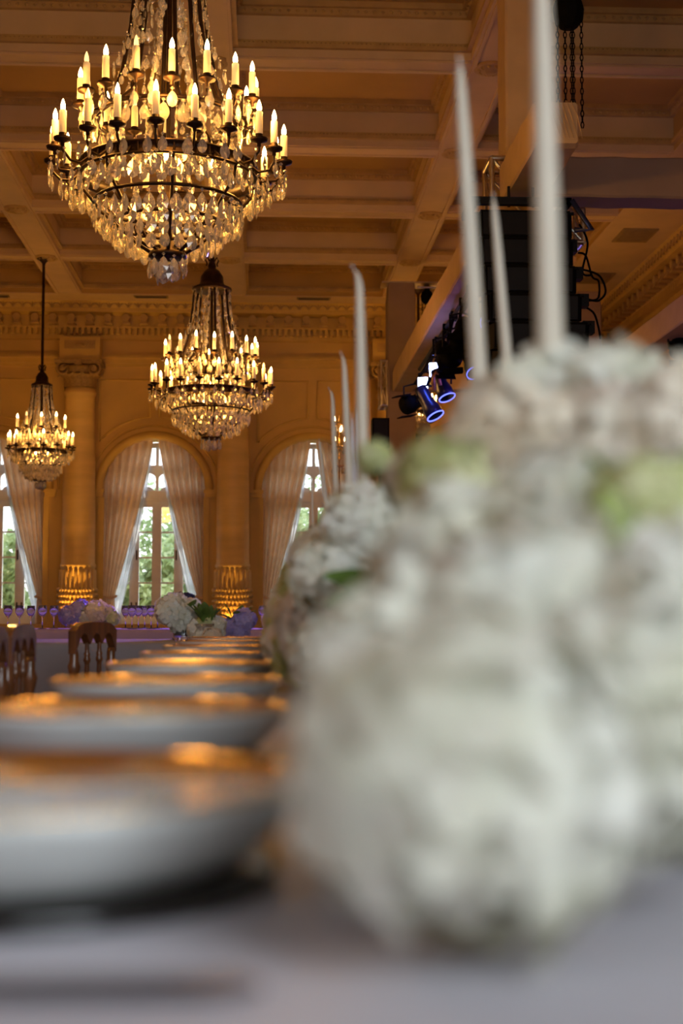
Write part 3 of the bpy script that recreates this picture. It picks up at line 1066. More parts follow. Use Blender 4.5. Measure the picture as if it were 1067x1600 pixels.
for z in (3.12, 3.42, 3.75):
    for k in range(12):
        a = 2 * PI * k / 12
        pend(cd, (.09 * math.cos(a), .09 * math.sin(a), z), 1.1, a)
cd.build('crystal_drops', M['crystal'], cb, kind='stuff')
# the rest of the room has chandeliers too, behind and beside the camera: their light only
light('chandelier_glow', 'POINT', (-3.4, 3.5, 4.4), 70, WARM, None, .4)
light('chandelier_glow', 'POINT', (4.0, 20.0, 4.2), 45, WARM, None, .4)
light('chandelier_glow', 'POINT', (5.0, 7.0, 4.4), 14, WARM, None, .4)

# ------------------------------------------------------------------ stage rig
X0, X1 = 1.98, 2.33
ZB0, ZB1 = 4.33, 4.68


def covered(name, lo, hi, label, seams=6, axis=1, mt='scrim'):
    """a box truss sleeved in stretched fabric: slightly waisted faces, gathered end folds"""
    r = empty(name, ((lo[0] + hi[0]) / 2, (lo[1] + hi[1]) / 2, lo[2]), label, 'truss', 'fabric covered trusses')
    o = Vector(r.location)
    lo, hi = Vector(lo) - o, Vector(hi) - o
    mb = MB()
    oth = [i for i in range(3) if i != axis]
    n = 24
    rng = random.Random(len(label))
    secs = []
    for k in range(n + 1):
        t = k / n
        ins = .006 * math.sin(t * PI * seams) ** 2 + rng.uniform(0, .003)
        if k in (0, n):
            ins += .02
        ring_ = []
        c = [(lo[i] + hi[i]) / 2 for i in range(3)]
        h = [(hi[i] - lo[i]) / 2 - ins for i in range(3)]
        for (su, sw) in ((-1, -.9), (-.9, -1), (.9, -1), (1, -.9), (1, .9), (.9, 1), (-.9, 1), (-1, .9)):
            p = [0, 0, 0]
            p[axis] = lo[axis] + (hi[axis] - lo[axis]) * t
            p[oth[0]] = c[oth[0]] + su * h[oth[0]]
            p[oth[1]] = c[oth[1]] + sw * h[oth[1]]
            ring_.append(Vector(p))
        secs.append(ring_)
    vs = [p for s_ in secs for p in s_]
    fs = [(k * 8 + j, k * 8 + (j + 1) % 8, (k + 1) * 8 + (j + 1) % 8, (k + 1) * 8 + j) for k in range(n) for j in range(8)]
    fs += [tuple(reversed(range(8))), tuple(range(n * 8, n * 8 + 8))]
    mb.add(vs, fs)
    mb.build('fabric_sleeve', M[mt], r)
    return r, lo, hi


def folds(r, lo, hi, y):
    rng = random.Random(4)
    for k in range(7):
        x = lo.x + (hi.x - lo.x) * (.35 + .09 * k)
        MB().tube([(x - .03, y, hi.z - .01), (x + rng.uniform(-.01, .02), y - .004, (lo.z + hi.z) / 2 + .05), (x + .05, y, lo.z + .06)], [.002, .005, .002], 5).build('fold', M['scrim'], r)


covered('truss_beam', (X0, 12.23, ZB0), (X1, 22.0, ZB1), 'long fabric covered truss beam receding above the stage lamps', 8, 1)
r, lo, hi = covered('truss_beam', (X0, 10.2, ZB0), (X1, 11.8, ZB1), 'short fabric covered truss end with gathered folds, under the four chains', 3, 1)
folds(r, lo, hi, lo.y - .004)
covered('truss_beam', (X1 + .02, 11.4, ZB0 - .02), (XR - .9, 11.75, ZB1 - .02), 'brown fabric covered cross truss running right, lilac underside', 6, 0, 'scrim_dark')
covered('truss_beam', (4.95, 11.9, ZB0), (5.30, 22.0, ZB1), 'fabric covered truss beam at right edge above the flowers', 8, 1)
covered('truss_beam', (X1 + .05, 21.65, ZB0), (4.93, 22.0, ZB1), 'fabric covered rear cross truss hidden behind the flowers', 6, 0)
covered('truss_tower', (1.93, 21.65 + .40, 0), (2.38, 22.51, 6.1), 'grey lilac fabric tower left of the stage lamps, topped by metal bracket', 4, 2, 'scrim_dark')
covered('truss_tower', (2.045, 11.78, 4.78), (2.45, 12.2, 6.42), 'amber lit fabric tower rising behind the tallest taper', 2, 2)
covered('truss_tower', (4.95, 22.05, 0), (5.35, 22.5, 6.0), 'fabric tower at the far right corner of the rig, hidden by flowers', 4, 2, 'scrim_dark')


def trussblock(name, lo, hi, label, diag=True):
    r = empty(name, ((lo[0] + hi[0]) / 2, (lo[1] + hi[1]) / 2, lo[2]), label, 'truss')
    o = Vector(r.location)
    lo, hi = Vector(lo) - o, Vector(hi) - o
    t = .025
    xs, ys, zs = (lo.x, hi.x), (lo.y, hi.y), (lo.z, hi.z)
    for x in xs:
        for y in ys:
            MB().cyl((x, y, zs[0]), (x, y, zs[1]), t, n=10).build('upright', M['chrome'], r)
    for z in zs:
        for x in xs:
            MB().cyl((x, ys[0], z), (x, ys[1], z), t, n=10).build('chord', M['chrome'], r)
        for y in ys:
            MB().cyl((xs[0], y, z), (xs[1], y, z), t, n=10).build('chord', M['chrome'], r)
    n = max(1, round((hi.z - lo.z) / .35))
    for k in range(n):
        z0 = zs[0] + (zs[1] - zs[0]) * k / n
        z1 = zs[0] + (zs[1] - zs[0]) * (k + 1) / n
        for x in xs:
            MB().cyl((x, ys[0], z0), (x, ys[1], z1), .014, n=8).build('brace', M['chrome'], r)
        for y in ys:
            MB().cyl((xs[0], y, z1), (xs[1], y, z0), .014, n=8).build('brace', M['chrome'], r)
    return r


trussblock('truss_corner', (1.93, 11.82, 4.24), (2.40, 12.2, 4.76), 'bare aluminium truss corner above the black speaker stack')
trussblock('truss_corner', (1.83, 22.10, 4.15), (1.92, 22.5, 4.85), 'bare aluminium truss sleeve on left side of far fabric tower')
trussblock('truss_corner', (2.42, 11.85, 4.05), (2.72, 12.15, 4.7), 'bare aluminium truss piece half hidden right of the tallest taper')
tb = MB().box((1.85, 22.1, 6.103), (2.80, 22.5, 6.13))
tb.cyl((2.42, 22.2, 6.06), (2.76, 22.2, 6.06), .02)
tb.build('tower_bracket', M['chrome'], label='flat metal bracket plate on top of the far fabric tower', cat='bracket')
# black masked tower below the near corner
dr = MB()
xa, xb = P(757, 400, 12.0).x, P(835, 400, 12.0).x
dr.grid(lambda u, v: Vector((xa + (xb - xa) * u, 11.78 + .02 * math.sin(u * 40), 4.22 - 4.2 * v)), 40, 4)
dr.grid(lambda u, v: Vector((xa + (xb - xa) * u, 12.22 + .02 * math.sin(u * 40), 4.22 - 4.2 * v)), 40, 4)
dr.grid(lambda u, v: Vector((xa, 11.78 + .44 * u + 0, 4.22 - 4.2 * v)), 4, 4)
dr.grid(lambda u, v: Vector((xb, 11.78 + .44 * u + 0, 4.22 - 4.2 * v)), 4, 4)
dr.build('black_drape', M['black'], label='flat black drape masking the near truss tower behind the tapers', cat='drape')
# line array
la = empty('speaker_array', (P(812, 300, 11.3).x, 11.25, 4.12), 'hanging black line of speaker cabinets with cables, right of the tallest taper', 'speaker')
cab = MB()
cab.prism([(-.19, -.11), (.19, -.085), (.19, .085), (-.19, .11)], (-.36, .36), 'x')
for s in (-1, 1):
    cab.box((s * .37 - .012, -.15, -.10), (s * .37 + .012, .15, .10))
cab_me = cab.mesh('cabinet', M['black'])
grl_me = MB().box((-.34, -.205, -.09), (.34, -.19, .09)).mesh('grille', M['black_metal'])
yy, zz, an = 0.0, -.14, 0.0
for k in range(9):
    o_ = put('cabinet', cab_me, la, (.009 * k * k if k < 5 else .144 + .03 * (k - 4), yy, zz), (an, 0, 0))
    put('grille', grl_me, o_)
    put('rigging_pin', MB().cyl((.36, -.14, .1), (.40, -.14, .1), .014, n=6).mesh('rigging_pin', M['black_metal']), o_)
    an += .035
    zz -= .215
    yy += math.sin(an) * .2
fb = MB().box((-.45, -.25, 0), (.36, -.19, .06)).box((-.45, .19, 0), (.36, .25, .06)).box((-.45, -.25, 0), (-.39, .25, .06)).box((.30, -.25, 0), (.36, .25, .06))
fb.build('flying_frame', M['black_metal'], la)
for hx in (-.1, .1):
    MB().cyl((hx, 0, .05), (hx, 0, ZB0 - 4.12 + .01), .012, n=6).build('hanging_rod', M['black_metal'], la)
MB().tube([(.36, -.25, .04), (.52, -.25, -.2), (.38, -.25, -.2)], .025, 4).build('side_bracket', M['blue_body'], la)
for k, pts in enumerate(([(905, 350), (918, 380), (910, 425), (925, 430)], [(905, 420), (935, 430), (946, 455), (935, 470), (920, 468)], [(903, 395), (915, 400), (925, 432), (935, 440), (934, 466), (915, 470)], [(915, 480), (928, 490), (935, 512), (938, 530)])):
    ps = [P(x, y, 11.3 + .05 * k) for x, y in pts]
    sm = []
    for i in range(len(ps) - 1):
        p_, a_, b_, n_ = ps[max(i - 1, 0)], ps[i], ps[i + 1], ps[min(i + 2, len(ps) - 1)]
        for q in range(8):
            t = q / 8
            sm.append(.5 * (2 * a_ + (b_ - p_) * t + (2 * p_ - 5 * a_ + 4 * b_ - n_) * t * t + (3 * a_ - 3 * b_ + n_ - p_) * t ** 3))
    sm.append(ps[-1])
    lw = Vector(la.location)
    MB().tube([q - lw for q in sm], .009, 5).build('cable', M['black'], la)
for k in range(5):
    p = P(884 + k * 9, 345 + k * 42, 11.3) - Vector(la.location)
    MB().box((p.x - .06, p.y - .06, p.z - .05), (p.x + .035, p.y + .06, p.z + .05)).build('connector_box', M['black_metal'], la)


def hoist(loc, zlow, label, s=1.0):
    r = empty('chain_hoist', loc, label, 'hoist', 'chain hoists of the rig')
    MB().lathe([(0, -.14), (.07, -.13), (.115, -.07), (.125, .02), (.10, .10), (.05, .14), (0, .15)], 10, smooth=False).build('motor_body', M['black'], r, scale=s)
    MB().box((-.05, -.05, .12), (.05, .05, .22)).build('hook_block', M['black'], r, scale=s)
    link = None
    zz = loc[2]
    for x in (-.09, -.03, .02, .035, .10):
        L = zz - zlow
        pts_n = int(L / .045)
        ch = MB()
        for k in range(pts_n):
            z = -.10 - k * .045
            if loc[2] + z < zlow:
                break
            a = (k % 2) * PI / 2
            ring_ = [(x * s + .012 * math.cos(q) * math.cos(a), .012 * math.cos(q) * math.sin(a), z + .028 * math.sin(q)) for q in [2 * PI * j / 6 for j in range(6)]]
            ch.tube(ring_, .005, 4, closed=True)
        ch.build('chain', M['black'], r, kind='stuff')
    return r


p = P(888, 18, 10.75)
hoist(p, 4.66, 'round black chain hoist with four chains at top right', 1.0)
MB().cyl(p + Vector((0, 0, .2)), (p.x, p.y, CEIL), .012).build('hoist_cable', M['black'], label='black steel cable carrying the near chain hoist from the ceiling', cat='cable')
p = P(667, 456, 22.3)
p.z = 6.105 - .22 * .82
hoist(p, 4.9, 'small black chain hoist beside the far fabric tower', .82)

# stage lamps under the side beam
pipe0, pipe1 = Vector((X0 + .17, 12.6, ZB0 - .06)), Vector((X0 + .17, 19.5, ZB0 - .06))
MB().cyl(pipe0, pipe1, .025, n=8).build('lighting_pipe', M['black_metal'], label='black lighting pipe clamped under the long fabric beam', cat='pipe')


def lamp(center, aim, length, rad, label, face, lens='blue_rim', barn=True, body='blue_body', px_=X0 + .17):
    r = empty('stage_lamp', center, label, 'stage lamp', 'stage lamps under the beam')
    d = Vector(aim).normalized()
    q = d.to_track_quat('Z', 'X').to_matrix()

    def T(mb):
        mb.v = [tuple(q @ Vector(v)) for v in mb.v]
        return mb
    T(MB().lathe([(0, -length * .5), (rad * .7, -length * .5), (rad * .8, -length * .3), (rad * .75, 0), (rad, length * .25), (rad, length * .5)][:6], 16)).build('housing', M[body], r)
    if face == 'ring':
        T(MB().lathe([(rad * .97, length * .5), (rad * 1.05, length * .5), (rad * 1.05, length * .53), (rad * .97, length * .53)], 24, close=True)).build('lens_rim', M[lens], r)
        T(MB().lathe([(0, length * .505), (rad * .9, length * .505)], 20)).build('lens', M['black_metal'], r)
    elif face == 'panel':
        T(MB().box((-rad * .95, -rad * .8, length * .5), (rad * .95, rad * .8, length * .55))).build('lit_face', M['led'], r)
        light('lamp_glow', 'POINT', d * (length * .5 + .12), 5, (0.12, 0.2, 1.0), None, .04, parent=r)
    if barn:
        for s in (-1, 1):
            T(MB().box((s * rad * 1.1 - .006, -rad, length * .45), (s * rad * 1.1 + .006, rad, length * .75))).build('barn_door', M['black'], r)
    c = Vector(center)
    top = Vector((px_ - c.x, 0, ZB0 - .08 - c.z))
    k = rad * 1.15
    MB().tube([(-k, 0, 0), (-k, 0, rad * 1.6), (0, 0, rad * 1.9), (k, 0, rad * 1.6), (k, 0, 0)], .012, 5).build('yoke', M['black_metal'], r)
    MB().tube([(0, 0, rad * 1.9), (top.x * .5, 0, top.z * .6), top], .02, 6).build('hanger', M['black_metal'], r)
    MB().box((top.x - .04, -.03, top.z - .03), (top.x + .04, .03, top.z + .06)).build('clamp', M['black_metal'], r)
    return r


lamp(P(684, 578, 16.6), (-.35, -1, -.15), .30, .085, 'stage lamp with bright white rectangular face, upper of the two', 'panel', barn=False)
lamp(P(665, 599, 17.4), (-.35, -1, -.15), .30, .075, 'stage lamp with bright white rectangular face, lower of the two', 'panel', barn=False)
hooked = lamp(P(690, 600, 16.0), (.30, -.32, -.9), .36, .095, 'blue lit barrel spotlight with glowing rim, upper of the pair', 'ring', barn=False)
lamp(P(668, 628, 16.6), (.42, -.30, -.85), .40, .105, 'blue lit barrel spotlight with glowing rim, lowest of the pair', 'ring', barn=False)
lamp(P(648, 628, 17.6), (-.7, -.6, -.35), .35, .12, 'black stage lamp with barn doors at lower left of the lamp group', 'none', body='black')
tagged = lamp(P(735, 565, 14.6), (.2, -.6, -.8), .34, .09, 'dark spotlight with blue rim beside the second tallest taper', 'ring', barn=False, body='black')
lamp(P(712, 545, 15.2), (-.3, -.6, -.6), .40, .12, 'black stage lamp hanging above the two bright lamps', 'none', body='black')
lamp(P(694, 555, 15.9), (.1, -.6, -.7), .36, .11, 'black stage lamp between the beam and the upper bright lamp', 'none', body='black')
lamp(P(722, 520, 14.4), (-.2, -.6, -.7), .36, .11, 'black stage lamp close under the beam near the second taper', 'none', body='black')
lamp(P(756, 500, 13.6), (.2, -.8, -.3), .30, .10, 'blue rimmed spotlight seen between two tapers', 'ring', barn=False, body='black')
lamp(P(1062, 535, 17.5), (-.2, -.6, -.7), .40, .13, 'black stage lamp at the right photo edge', 'none', body='black', px_=5.12)
h0 = Vector(hooked.location)
hk = MB().tube([P(x, y, 15.85) - h0 for x, y in ((678, 610), (677, 588), (681, 582), (685, 588), (688, 602))], .022, 6)
hk.build('safety_hook', M['copper'], hooked, label='copper coloured hook')
tl0 = Vector(tagged.location)
MB().tube([P(724, 566, 14.7) - tl0, P(728, 580, 14.7) - tl0, P(733, 594, 14.7) - tl0], [.01, .03, .02], 5).build('cable_tag', M['yellow'], tagged, label='yellow tag')

# black speaker left of the far tower, on a stand
q0, q1 = P(581, 655, 20.5), P(607, 700, 20.5)
sp = empty('speaker', ((q0.x + q1.x) / 2, 20.5, 0), 'black box speaker on a pole beside the far fabric tower', 'speaker')
MB().box((-(q1.x - q0.x) / 2, -.15, q1.z), ((q1.x - q0.x) / 2, .15, q0.z)).build('cabinet', M['black'], sp)
MB().box((-(q1.x - q0.x) / 2 + .02, -.165, q1.z + .02), ((q1.x - q0.x) / 2 - .02, -.15, q0.z - .02)).build('grille', M['black_metal'], sp)
MB().cyl((0, 0, .02), (0, 0, q1.z), .02).build('pole', M['black_metal'], sp)
for k in range(3):
    a = 2 * PI * k / 3
    MB().cyl((0, 0, .6), (.4 * math.cos(a), .4 * math.sin(a), .015), .012, n=6).build('leg', M['black_metal'], sp)

# ------------------------------------------------------------------ tables
TZ = 0.745          # the long table with plates and flowers
TZ2 = 0.762         # the cross table and the far table


def tablecloth(x0, x1, y0, y1, z, drop, name, label, mt, group=None, nf=16):
    """cloth over a table: flat top, rounded edge, hanging folds"""
    mb = MB()
    cx, cy = (x0 + x1) / 2, (y0 + y1) / 2
    per = []
    n = 40
    for (ax, ay, bx_, by_) in ((x0, y0, x1, y0), (x1, y0, x1, y1), (x1, y1, x0, y1), (x0, y1, x0, y0)):
        for k in range(n):
            t = k / n
            per.append(Vector((ax + (bx_ - ax) * t, ay + (by_ - ay) * t, 0)))
    N = len(per)
    rings = []
    for li, (o, zz) in enumerate(((-.02, 0), (-.006, -.001), (.002, -.008), (.006, -.03), (.012, -drop * .5), (.02, -drop))):
        ring_ = []
        for i, p_ in enumerate(per):
            dx = 1 if abs(p_.x - x1) < 1e-6 else (-1 if abs(p_.x - x0) < 1e-6 else 0)
            dy = 1 if abs(p_.y - y1) < 1e-6 else (-1 if abs(p_.y - y0) < 1e-6 else 0)
            w_ = 0 if li < 3 else (.012 * math.sin(i * 2 * PI * nf / N * 2) * (li - 2) / 3)
            ring_.append(Vector((p_.x + dx * (o + w_), p_.y + dy * (o + w_), z + zz)))
        rings.append(ring_)
    vs = [v for r_ in rings for v in r_]
    fs = [(l * N + i, (l + 1) * N + i, (l + 1) * N + (i + 1) % N, l * N + (i + 1) % N) for l in range(len(rings) - 1) for i in range(N)]
    fs.append(tuple(range(N)))
    mb.add(vs, fs, True)
    return mb.build(name, mt, label=label, cat='tablecloth', group=group)


def table(x0, x1, y0, y1, z, label):
    r = empty('banquet_table', ((x0 + x1) / 2, (y0 + y1) / 2, 0), label, 'table', 'banquet tables')
    hx, hy = (x1 - x0) / 2, (y1 - y0) / 2
    MB().box((-hx, -hy, z - .03), (hx, hy, z)).build('tabletop', M['wood'], r)
    for sx in (-1, 1):
        for sy in (-1, 1):
            x, y = sx * (hx - .08), sy * (hy - .1)
            MB().lathe([(.03, 0), (.035, .1), (.025, .3), (.04, z - .1), (.04, z - .03)], 10, (x, y, 0)).build('leg', M['wood'], r)


table(-.29, .72, -.6, 5.25, TZ - .004, 'long dining table under pale cloth, carrying the plates and flower runner')
tablecloth(-.30, .73, -.61, 5.26, TZ, .24, 'tablecloth', 'pale lilac grey cloth on the nearest dining table', M['cloth'])
table(-2.6, 1.6, 5.56, 6.35, TZ2 - .004, 'cross table under white floor-length cloth behind the wooden chairs')
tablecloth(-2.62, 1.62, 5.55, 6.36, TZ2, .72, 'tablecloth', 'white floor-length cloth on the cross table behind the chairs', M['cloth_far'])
table(-3.2, 2.6, 10.4, 11.4, TZ2 - .004, 'far table under lilac cloth in front of the windows')
tablecloth(-3.22, 2.62, 10.39, 11.41, TZ2, .72, 'tablecloth', 'lilac lit cloth on the far table below the windows', M['lilac_cloth'])

# ------------------------------------------------------------------ place settings
plp = MB()
plp.cur = 0
plp.lathe([(0, .004), (.10, .004), (.112, .0), (.120, .003), (.134, .014), (.146, .029), (.150, .036)], 64)
plp.lathe([(.1435, .032), (.125, .016), (.105, .010), (0, .009)], 64)
plate_me = plp.mesh('dinner_plate', M['porcelain'])
rimp = MB()
rimp.lathe([(.150, .036), (.1508, .0372), (.150, .0384), (.1475, .0372), (.1435, .032)], 96)
rim_me = rimp.mesh('gold_rim', M['gold_rim'])
chp = MB().lathe([(0, 0), (.130, 0), (.136, .003), (.136, .008), (.13, .0105), (0, .0105)], 48)
ch_me = chp.mesh('charger', M['lacquer'])
ysets = [.68, 1.20, 1.70, 2.28, 2.90, 3.55, 4.20, 4.82]
words = ['nearest', 'second', 'third', 'fourth', 'fifth', 'sixth', 'seventh', 'farthest']
CX = -.115
for i, y in enumerate(ysets):
    put('charger_plate', ch_me, None, (CX, y, TZ), label='black charger under the %s white dinner plate from the front' % words[i], cat='charger', group='black chargers', scale=.9)
    o = put('dinner_plate', plate_me, None, (CX, y, TZ + .0108), label='white gold-rimmed dinner plate, %s in the row on the table' % words[i], cat='plate', group='gold rimmed plates', scale=(.9, .9, 1))
    put('gold_rim', rim_me, o, (0, 0, 0), (0, 0, i * .7), label='hammered gold rim')
kn = MB()
kn.box((-.23, -.009, .002), (-.12, .009, .010))
kn.prism([(-.12, -.007), (-.01, -.010), (.01, -.004), (.0, .008), (-.12, .007)], (.003, .006), 'z')
kn.build('table_knife', M['steel'], None, (-.01, .475, TZ), label='dark steel table knife lying in front of the nearest plate', cat='knife')

# ------------------------------------------------------------------ flowers


def head_mesh(name, mt, R=.055, n=75, seed=0, fl=.021, core='petal'):
    rg = random.Random(seed)
    mb = MB()
    ico = []
    ga = PI * (3 - math.sqrt(5))
    mb.lathe([(0, -R * .72), (R * .5, -R * .55), (R * .76, -R * .1), (R * .7, R * .3), (R * .4, R * .65), (0, R * .75)], 10)
    for k in range(n):
        zf = 1 - 1.75 * (k + .5) / n
        rr = math.sqrt(max(0, 1 - zf * zf))
        d = Vector((rr * math.cos(ga * k), rr * math.sin(ga * k), zf))
        d = (d + Vector((rg.gauss(0, .06), rg.gauss(0, .06), rg.gauss(0, .06)))).normalized()
        c = d * R * rg.uniform(.86, 1.02)
        a = d.orthogonal().normalized()
        b = d.cross(a)
        ph = rg.uniform(0, 2 * PI)
        tl_ = Vector((rg.gauss(0, .2), rg.gauss(0, .2), rg.gauss(0, .2)))
        nn = (d + tl_).normalized()
        a = (a - nn * a.dot(nn)).normalized()
        b = nn.cross(a)
        for q in range(4):
            t = ph + q * PI / 2
            u = a * math.cos(t) + b * math.sin(t)
            w_ = nn.cross(u)
            f_ = fl * rg.uniform(.85, 1.1)
            p0 = c - nn * .003
            mb.add([p0, c + u * f_ * .5 - w_ * f_ * .42 + nn * .002, c + u * f_ * .5 + w_ * f_ * .42 + nn * .002, c + u * f_ * 1.0 - w_ * f_ * .3 + nn * .001, c + u * f_ * 1.08 - nn * .002, c + u * f_ * 1.0 + w_ * f_ * .3 + nn * .001],
                   [(0, 1, 2), (1, 3, 4), (1, 4, 2), (2, 4, 5)], True)
    return mb.mesh(name, mt)


HM = {k: [head_mesh('flower_head', M['petal_' + k], seed=s * 7 + i) for s in range(2)] for i, k in enumerate(('white', 'cream', 'green', 'blush', 'lilac', 'navy'))}
leaf_me = MB().grid(lambda u, v: Vector(((u - .5) * .06 * math.sin(PI * min(1, v * .92 + .06)), v * .11, .012 * math.sin(v * 2.2) + .012 * abs(u - .5))), 4, 6).mesh('leaf', M['leaf'])


leaf_pale_me = leaf_me.copy()
leaf_pale_me.materials[0] = M['leaf_pale']


FX = .215
NEAR = [  # centre x, centre y in the photograph, depth, head radius, kind: the heads of the nearest arrangement
    (738, 1225, .505, .065, 'white'), (985, 1140, .58, .058, 'white'), (645, 1060, .66, .052, 'white'), (820, 1000, .64, .058, 'white'), (1080, 1010, .62, .058, 'white'),
    (1200, 1290, .70, .050, 'white'), (598, 1240, .70, .045, 'white'), (725, 900, .78, .052, 'white'), (880, 860, .76, .055, 'white'), (1010, 840, .80, .038, 'green'), (1125, 840, .76, .058, 'white'),
    (738, 795, .90, .048, 'green'), (840, 740, .90, .056, 'cream'), (970, 720, .88, .052, 'blush'), (1090, 700, .86, .058, 'cream'), (795, 680, 1.04, .048, 'cream'), (870, 650, 1.06, .058, 'white'),
    (960, 640, 1.02, .050, 'white'), (1060, 680, 1.00, .056, 'white'), (695, 745, 1.10, .038, 'green'), (652, 748, 1.15, .026, 'cream'), (585, 718, 1.30, .018, 'green'), (1170, 700, .95, .060, 'white'),
    (985, 955, .70, .036, 'green'), (1020, 820, .70, .036, 'green'), (900, 790, .84, .040, 'blush'), (690, 1105, .52, .014, 'green')]


def near_arrangement(label):
    y0 = .50
    r = empty('flower_arrangement', (FX, .8, TZ), label, 'flowers', 'hydrangea runner')
    rg = random.Random(77)
    MB().box((-.04, -.08, .001), (.08, .3, .06)).build('foam_tray', M['foam'], r)
    o = Vector(r.location)
    for (px, py, Y, rad, kind) in NEAR:
        c = P(px, py, Y) - o
        c.z = max(c.z, rad * 1.02)
        put('flower_head', rg.choice(HM[kind]), r, c, (rg.uniform(-.5, .5), rg.uniform(-.5, .5), rg.uniform(0, 6)), rad / .060, kind='stuff')
        MB().tube([c, (c.x * .6, c.y * .8, c.z * .5), (max(-.05, min(.09, c.x * .3)), max(-.18, min(.28, c.y * .6)), .05)], .004, 5).build('stem', M['dark_leaf'], r)
    for k in range(26):
        a = rg.uniform(-1.2, 1.3)
        y = rg.uniform(-.08, .26)
        hh = .13 + .06 * (y + .08) / .34
        put('flower_head', rg.choice(HM[rg.choice(['white', 'white', 'cream'])]), r, (.03 + .10 * math.sin(a), y, .05 + (hh - .05) * max(0, math.cos(a))), (0, a * .8, rg.uniform(0, 6)), rg.uniform(.85, 1.0), kind='stuff')
    for (px, py, Y, rz, rx) in ((985, 975, .66, .4, 1.2), (1030, 880, .72, 1.2, .9)):
        put('leaf', leaf_pale_me, r, P(px, py, Y) - o, (rx, 0, rz), .62)
    return r


def arrangement(y0, y1, label, seed, hh=.20, half=.145, shift=0.0):
    rg = random.Random(seed)
    r = empty('flower_arrangement', (FX, (y0 + y1) / 2, TZ), label, 'flowers', 'hydrangea runner')
    L = (y1 - y0) / 2
    MB().box((-.07, -L + .05, .001), (.07, L - .05, .07)).build('foam_tray', M['foam'], r)
    ny = 6
    for j in range(ny):
        y = -L + .05 + (2 * L - .10) * j / (ny - 1)
        for i in range(7):
            a = math.radians(-92 + 184 * (i + (.5 if j % 2 else 0) * .6) / 6.6)
            x = shift + half * math.sin(a) + rg.uniform(-.014, .014)
            z = .055 + (hh - .055) * max(0, math.cos(a)) ** .6 + rg.uniform(-.014, .02)
            z = max(z, .070)
            kind = rg.choices(['white', 'cream', 'green', 'blush'], [.72, .10, .16, .02])[0]
            s = rg.uniform(.86, 1.12)
            put('flower_head', rg.choice(HM[kind]), r, (x, y + rg.uniform(-.015, .015), z), (rg.uniform(-.5, .5), a * .8, rg.uniform(0, 6)), s, kind='stuff')
    for k in range(8):
        a = rg.uniform(-1.4, 1.4)
        y = rg.uniform(-L, L)
        put('leaf', leaf_me, r, (.10 * math.sin(a), y, .05 + .12 * math.cos(a)), (rg.uniform(-.2, .3), a, rg.uniform(0, 6)), rg.uniform(.7, 1.0))
    return r


aw = ['nearest, large and blurred at lower right', 'second, just behind the nearest one', 'third from the front', 'fourth from the front', 'fifth from the front', 'sixth from the front', 'seventh and farthest']
near_arrangement('white and cream hydrangea arrangement on the table, ' + aw[0])
yy = 1.22
for k in range(1, 7):
    arrangement(yy, yy + .62, 'white and cream hydrangea arrangement on the table, ' + aw[k], 40 + k, *((.185, .085, .06) if k == 1 else (.265, .145, .010) if k == 2 else (.235, .145, 0) if k == 3 else (.20, .145, 0)))
    yy += .65

# ------------------------------------------------------------------ taper candles


def taper(top, low, Y, rad, label, mt='wax', hook=None, group='ivory tapers among the flowers'):
    a, b = P(*low, Y), P(*top, Y)
    d = (b - a)
    zb = TZ + .17
    p0 = a + d * ((zb - a.z) / d.z)
    r = empty('taper_candle', p0, label, 'candle', group)
    L = b - p0
    pts = [L * t for t in (0, .3, .6, .85, .95, .985, 1.0)]
    rs = [rad * 1.08, rad, rad * .9, rad * .74, rad * .58, rad * .4, rad * .2]
    if hook:
        pts[-1] = pts[-1] + Vector((hook, 0, 0))
        pts[-2] = pts[-2] + Vector((hook * .4, 0, 0))
    MB().tube(pts, rs, 14).build('wax', M[mt], r)
    MB().tube([pts[-1], pts[-1] + Vector((hook or -.001, 0, .010))], .0012, 5).build('wick', M['wick'], r)
    h = MB().lathe([(.04, 0), (.042, .004), (.02, .012), (.007, .02), (.006, .10), (.010, .12), (.006, .14), (.013, .155), (.014, .178), (rad * 1.15, .178), (rad * 1.12, .17), (0, .168)], 16)
    h.build('candlestick', M['brass'], None, (p0.x, p0.y, TZ + .0), label='brass candlestick holding the ' + label, cat='candlestick')
    return r


taper((845, -60), (862, 640), 1.05, .0105, 'ivory taper rising out of the top of the photo, thickest')
taper((718, 102), (748, 590), 1.50, .0098, 'tall leaning ivory taper left of the thickest one')
taper((771, 312), (790, 540), 1.95, .0085, 'shorter ivory taper between the two tallest tapers')
taper((561, 424), (566, 690), 2.05, .0092, 'ivory taper in front of the far truss tower with bent tip', hook=-.006)
taper((537, 556), (545, 745), 3.05, .0092, 'ivory taper second in the left cluster, medium height', hook=-.004)
taper((519, 610), (524, 765), 3.9, .0088, 'ivory taper at left of the cluster with hooked tip', hook=-.006)
taper((499, 690), (507, 770), 4.6, .0085, 'small distant ivory taper against the right window drape')
taper((487, 745), (488, 800), 5.1, .006, 'smallest thin taper before the bright window glass')
taper((550, 652), (552, 750), 3.3, .0048, 'thin bluish white taper in bright light, shorter of two', 'wax_white')
taper((556, 645), (557, 750), 3.5, .0052, 'thin bluish white taper in bright light, taller of two', 'wax_white')

# ------------------------------------------------------------------ chairs


def turned(mb, p0, p1, r, n=10, beads=4):
    p0, p1 = Vector(p0), Vector(p1)
    k = 40
    pts, rs = [], []
    for i in range(k + 1):
        t = i / k
        pts.append(p0.lerp(p1, t))
        v = r * (.72 + .18 * math.sin(t * PI))
        for b in range(beads):
            c = (b + .5) / beads
            for off, am in ((-.035, .45), (0, .62), (.035, .45)):
                v += r * am * math.exp(-((t - c - off) / .012) ** 2)
        rs.append(v)
    return mb.tube(pts, rs, n)


